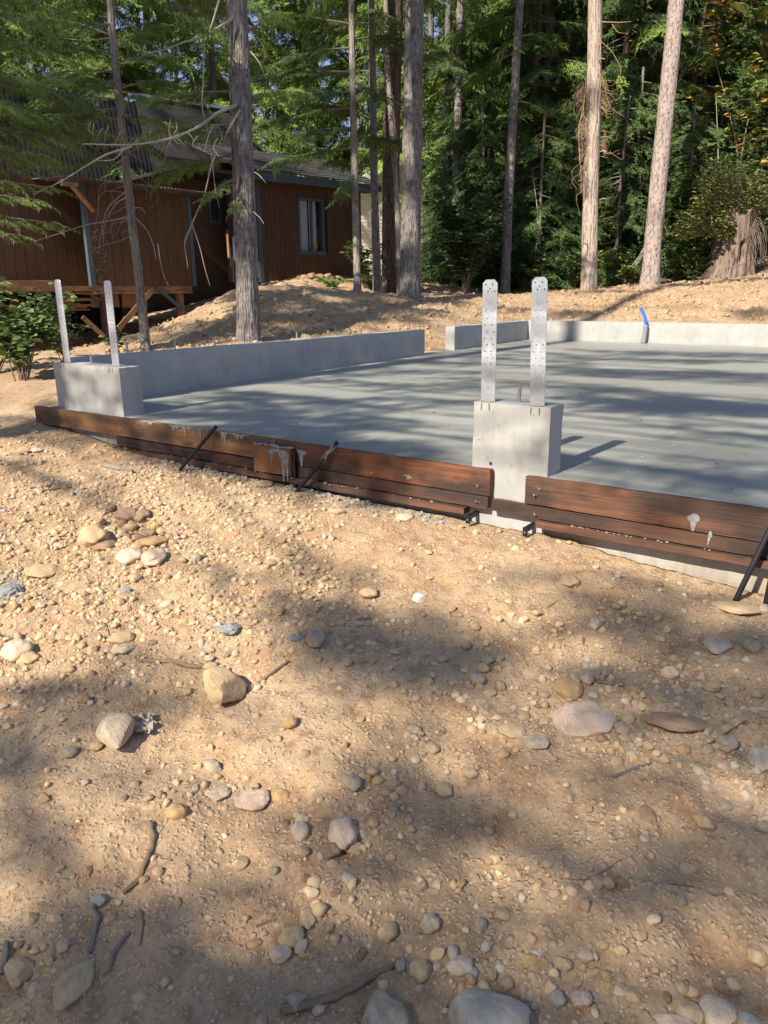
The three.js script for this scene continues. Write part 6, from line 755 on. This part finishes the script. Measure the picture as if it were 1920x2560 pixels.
// ---------- tall conifers behind the photographer, whose boughs throw the dappled shade ----------
{
  const hx = new V3(SUN.x, 0, SUN.z), hl = hx.length(); hx.normalize(); const pxv = new V3(-hx.z, 0, hx.x); if (pxv.x < 0) pxv.negate(); // pxv: across the sun
  const specs = [[8.5, 1.0, 'tall fir behind the photographer shading the dirt lot'], [6, -5.85, 'tall fir behind the photographer shading the wide pier'], [9.5, -13.2, 'tall fir past the lot shading the cabin'], [4.2, .75, 'slender fir right behind the photographer shading the slab']];
  const trees = specs.map(([D, La, label], i) => { const b = hx.clone().multiplyScalar(D).addScaledVector(pxv, La); b.y = groundY(b.x, b.z); const t = thing('shade_fir', label, 'tree', 'firs behind the photographer', b); part('trunk', trunkGeo([new V3(0, -.2, 0), new V3(.1, 9, 0), new V3(0, 18, .1), new V3(.05, 28, 0)], .24, .05, 400 + i, .012, .2, 24, 4), BK.fir, t); return { t, b, La, cr: new Crown(410 + i) }; });
  const r = rngOf(420), up = SUN.y / hl;
  // a bough of foliage standing in the sun's way of ground point g; it runs across the sun for len metres
  function shade(g, len, n, size, own) {
    const La = g.dot(pxv); let best = own ?? trees[0]; if (!own) for (const q of trees.slice(0, 3)) if (Math.abs(q.La - La) < Math.abs(best.La - La)) best = q;
    const t = best.b.clone().sub(g).dot(hx) + (r() - .5) * 1.6, c = g.clone().addScaledVector(hx, t); c.y = g.y + t * up; const ax = pxv.clone().multiplyScalar(best.La > La ? -1 : 1).addScaledVector(hx, (r() - .5) * .9).normalize(); ax.y = -.12 + .3 * (r() - .5);
    const s0 = c.clone().addScaledVector(ax, -len / 2), e0 = c.clone().addScaledVector(ax, len / 2), a = best.b.clone(); a.y = s0.y + .25; best.cr.limbs.push(taper([a, a.clone().lerp(s0, .6).add(new V3(0, .15, 0)), s0], .028, .010, 8, 5)); best.cr.bough(s0, e0, { n, size, pal: 'hemlock', sag: .04, r0: .010, f0: .05, side: .8 });
  }
  const slabPt = (x, y) => { const R = ray(x, y); let t = 1; for (let i = 0; i < 6; i++) { const p = R.clone().multiplyScalar(t).add(EYE), v = toUV(p.x, p.z)[1]; t = (slabY(clamp(v, 0, 9)) - EYE.y) / R.y; } return R.multiplyScalar(t).add(EYE); };
  // on the slab: [px, py, bough length, sprays]
  for (const [x, y, len, n] of [[600, 1050, 1.3, 13], [690, 1072, 1.3, 14], [790, 1088, 1.2, 14], [880, 1108, 1.1, 13], [980, 1128, .9, 10], [560, 1020, 1.2, 10], [700, 1020, 1.3, 11], [840, 1050, 1.1, 10], [640, 985, 1.2, 8], [780, 995, 1.2, 9], [900, 1020, 1, 8], [1010, 1050, .9, 6], [1110, 1000, .9, 6], [560, 950, 1, 5], [700, 945, 1.3, 9], [820, 935, 1.3, 9], [760, 925, 1.4, 9], [880, 915, 1.4, 9], [1000, 900, 1.5, 10], [960, 960, 1, 6], [1130, 930, 1.2, 7], [1090, 905, 1.4, 8], [1200, 890, 1.4, 8], [1260, 910, 1.3, 6], [1330, 880, 1.6, 8], [1400, 905, 1.4, 8], [1450, 890, 1.6, 8], [1560, 880, 1.7, 9], [1640, 900, 1.5, 8], [1700, 880, 1.7, 9], [1780, 900, 1.5, 9], [1840, 885, 1.7, 9], [1920, 890, 1.5, 9], [1500, 930, 1.3, 9], [1600, 935, 1.3, 10], [1700, 930, 1.3, 10], [1800, 935, 1.3, 10], [1900, 945, 1.3, 10], [1520, 965, 1.1, 6], [1640, 985, 1.1, 8], [1580, 1005, 1.1, 8], [1690, 1012, 1.1, 10], [1780, 1016, 1.1, 11], [1860, 1012, 1.1, 12], [1920, 1020, 1.1, 12], [1880, 1090, .9, 4], [1780, 1195, .8, 4], [1870, 1220, .8, 6], [1920, 1180, .8, 5], [1260, 955, 1, 4], [1150, 965, .9, 4]]) shade(slabPt(x, y), len, Math.round(n * 1.55), .50, trees[3]);
  // on the dirt lot
  for (const [x, y, len, n] of [[40, 1045, 1.2, 12], [150, 1055, 1.2, 12], [300, 1100, 1, 9], [440, 1135, .9, 8], [90, 1165, .8, 5], [260, 1205, .7, 4], [600, 1175, .9, 9], [720, 1195, .8, 8], [860, 1185, .7, 6], [780, 1390, .6, 4], [560, 1440, .5, 2], [870, 1560, .6, 5], [960, 1590, .6, 7], [1060, 1620, .6, 8], [1140, 1640, .6, 8], [1180, 1590, .5, 5], [1000, 1680, .6, 6], [1120, 1700, .5, 4], [1650, 1550, .6, 3], [1780, 1560, .7, 6], [1890, 1610, .7, 7], [1850, 1720, .7, 4], [1900, 1830, .6, 4], [1700, 1880, .5, 2], [170, 1800, .5, 5], [330, 1740, .5, 5], [450, 1700, .4, 3], [50, 1880, .5, 4], [120, 2010, .5, 3], [60, 2120, .4, 2], [1150, 1960, .4, 3], [1170, 2060, .4, 3], [1010, 2150, .35, 2], [60, 2500, .45, 5], [230, 2490, .45, 5], [400, 2490, .45, 5], [560, 2500, .45, 5], [720, 2520, .45, 5], [880, 2510, .45, 5], [1050, 2440, .4, 3], [1150, 2540, .4, 4], [1880, 2180, .4, 2]]) shade(gp(x, y), len, Math.round(n * 1.55), .31);
  for (const [x, y] of [[1500, 1500], [1650, 1480], [1800, 1480], [1900, 1520], [1700, 1650], [1560, 1620], [1800, 1780], [1760, 2020], [1880, 2080], [1560, 1880], [1350, 1960], [200, 2400], [420, 2410], [640, 2430], [60, 2390], [120, 1880], [60, 2030], [1000, 2300], [1160, 2400], [1400, 2420], [1650, 2440], [1850, 2400], [1780, 2250]]) shade(gp(x, y), .6, 2, .32);
  // bank, walls, cabin and house
  for (const [x, y, d, rad, n] of [[700, 800, 12, .4, 9], [820, 790, 12.5, .45, 9], [940, 770, 13, .45, 10], [1050, 790, 12.5, .4, 8], [760, 740, 13.8, .45, 9], [900, 735, 14, .45, 8], [1150, 770, 14, .4, 6], [1560, 760, 14.6, .35, 5], [1720, 745, 14.8, .4, 7], [1850, 740, 15, .4, 7], [1330, 828, 13.8, .2, 3], [1480, 830, 13.2, .2, 4], [1880, 840, 11.8, .2, 4], [620, 760, 10, .3, 8], [615, 600, 9.5, .3, 8], [605, 420, 9.5, .35, 8], [600, 250, 9.5, .3, 6], [30, 640, 15, .5, 12], [280, 560, 15, .7, 16], [300, 640, 15, .7, 16], [380, 560, 15, .7, 16], [420, 700, 15, .5, 10], [470, 520, 15.5, .5, 10], [150, 360, 22, 1, 16], [300, 400, 22, 1, 14], [450, 320, 23, .9, 12], [560, 300, 23.5, .9, 12], [700, 430, 18.2, .6, 9], [620, 560, 18, .6, 12], [680, 660, 18, .6, 12], [760, 520, 18.3, .6, 12], [400, 660, 15, .6, 12], [460, 600, 15.5, .5, 10], [520, 620, 18, .6, 12], [720, 580, 18.3, .6, 12], [800, 640, 18.6, .6, 12], [860, 600, 19, .6, 12], [260, 800, 12, .6, 10], [420, 820, 12, .5, 9], [1020, 650, 13.5, .4, 9], [1025, 450, 13.5, .4, 7], [975, 600, 15, .5, 12], [980, 350, 15, .5, 8], [1160, 640, 16.5, .8, 20], [1220, 580, 17.5, .8, 18], [1270, 600, 16.5, .4, 6], [1380, 580, 18.5, .9, 18], [1400, 480, 19, .9, 12], [1390, 660, 17.2, .6, 12], [1560, 600, 18, .5, 9], [650, 800, 11.5, .5, 12], [760, 815, 11.5, .5, 10], [880, 800, 12, .5, 12], [1000, 800, 12, .5, 10], [700, 760, 13, .5, 12], [840, 755, 13.4, .5, 10], [1000, 755, 13.4, .5, 10], [520, 830, 11, .4, 6], [540, 860, 10, .4, 5], [680, 830, 11, .4, 8], [820, 825, 11.5, .4, 8], [600, 745, 13.4, .4, 8], [940, 745, 13.8, .4, 8], [1080, 765, 13.6, .4, 7], [1180, 745, 15.5, .4, 7], [480, 845, 10.4, .35, 5]]) shade(at(x, y, d), rad * 3, Math.round(n * 2), .62);
  for (const q of trees) { q.cr.build(q.t, sprayFine); }
}
// ---------- finish ----------
scene.traverse((o) => { if (o.isMesh) { o.castShadow = true; o.receiveShadow = true; } });
renderer.render(scene, camera);
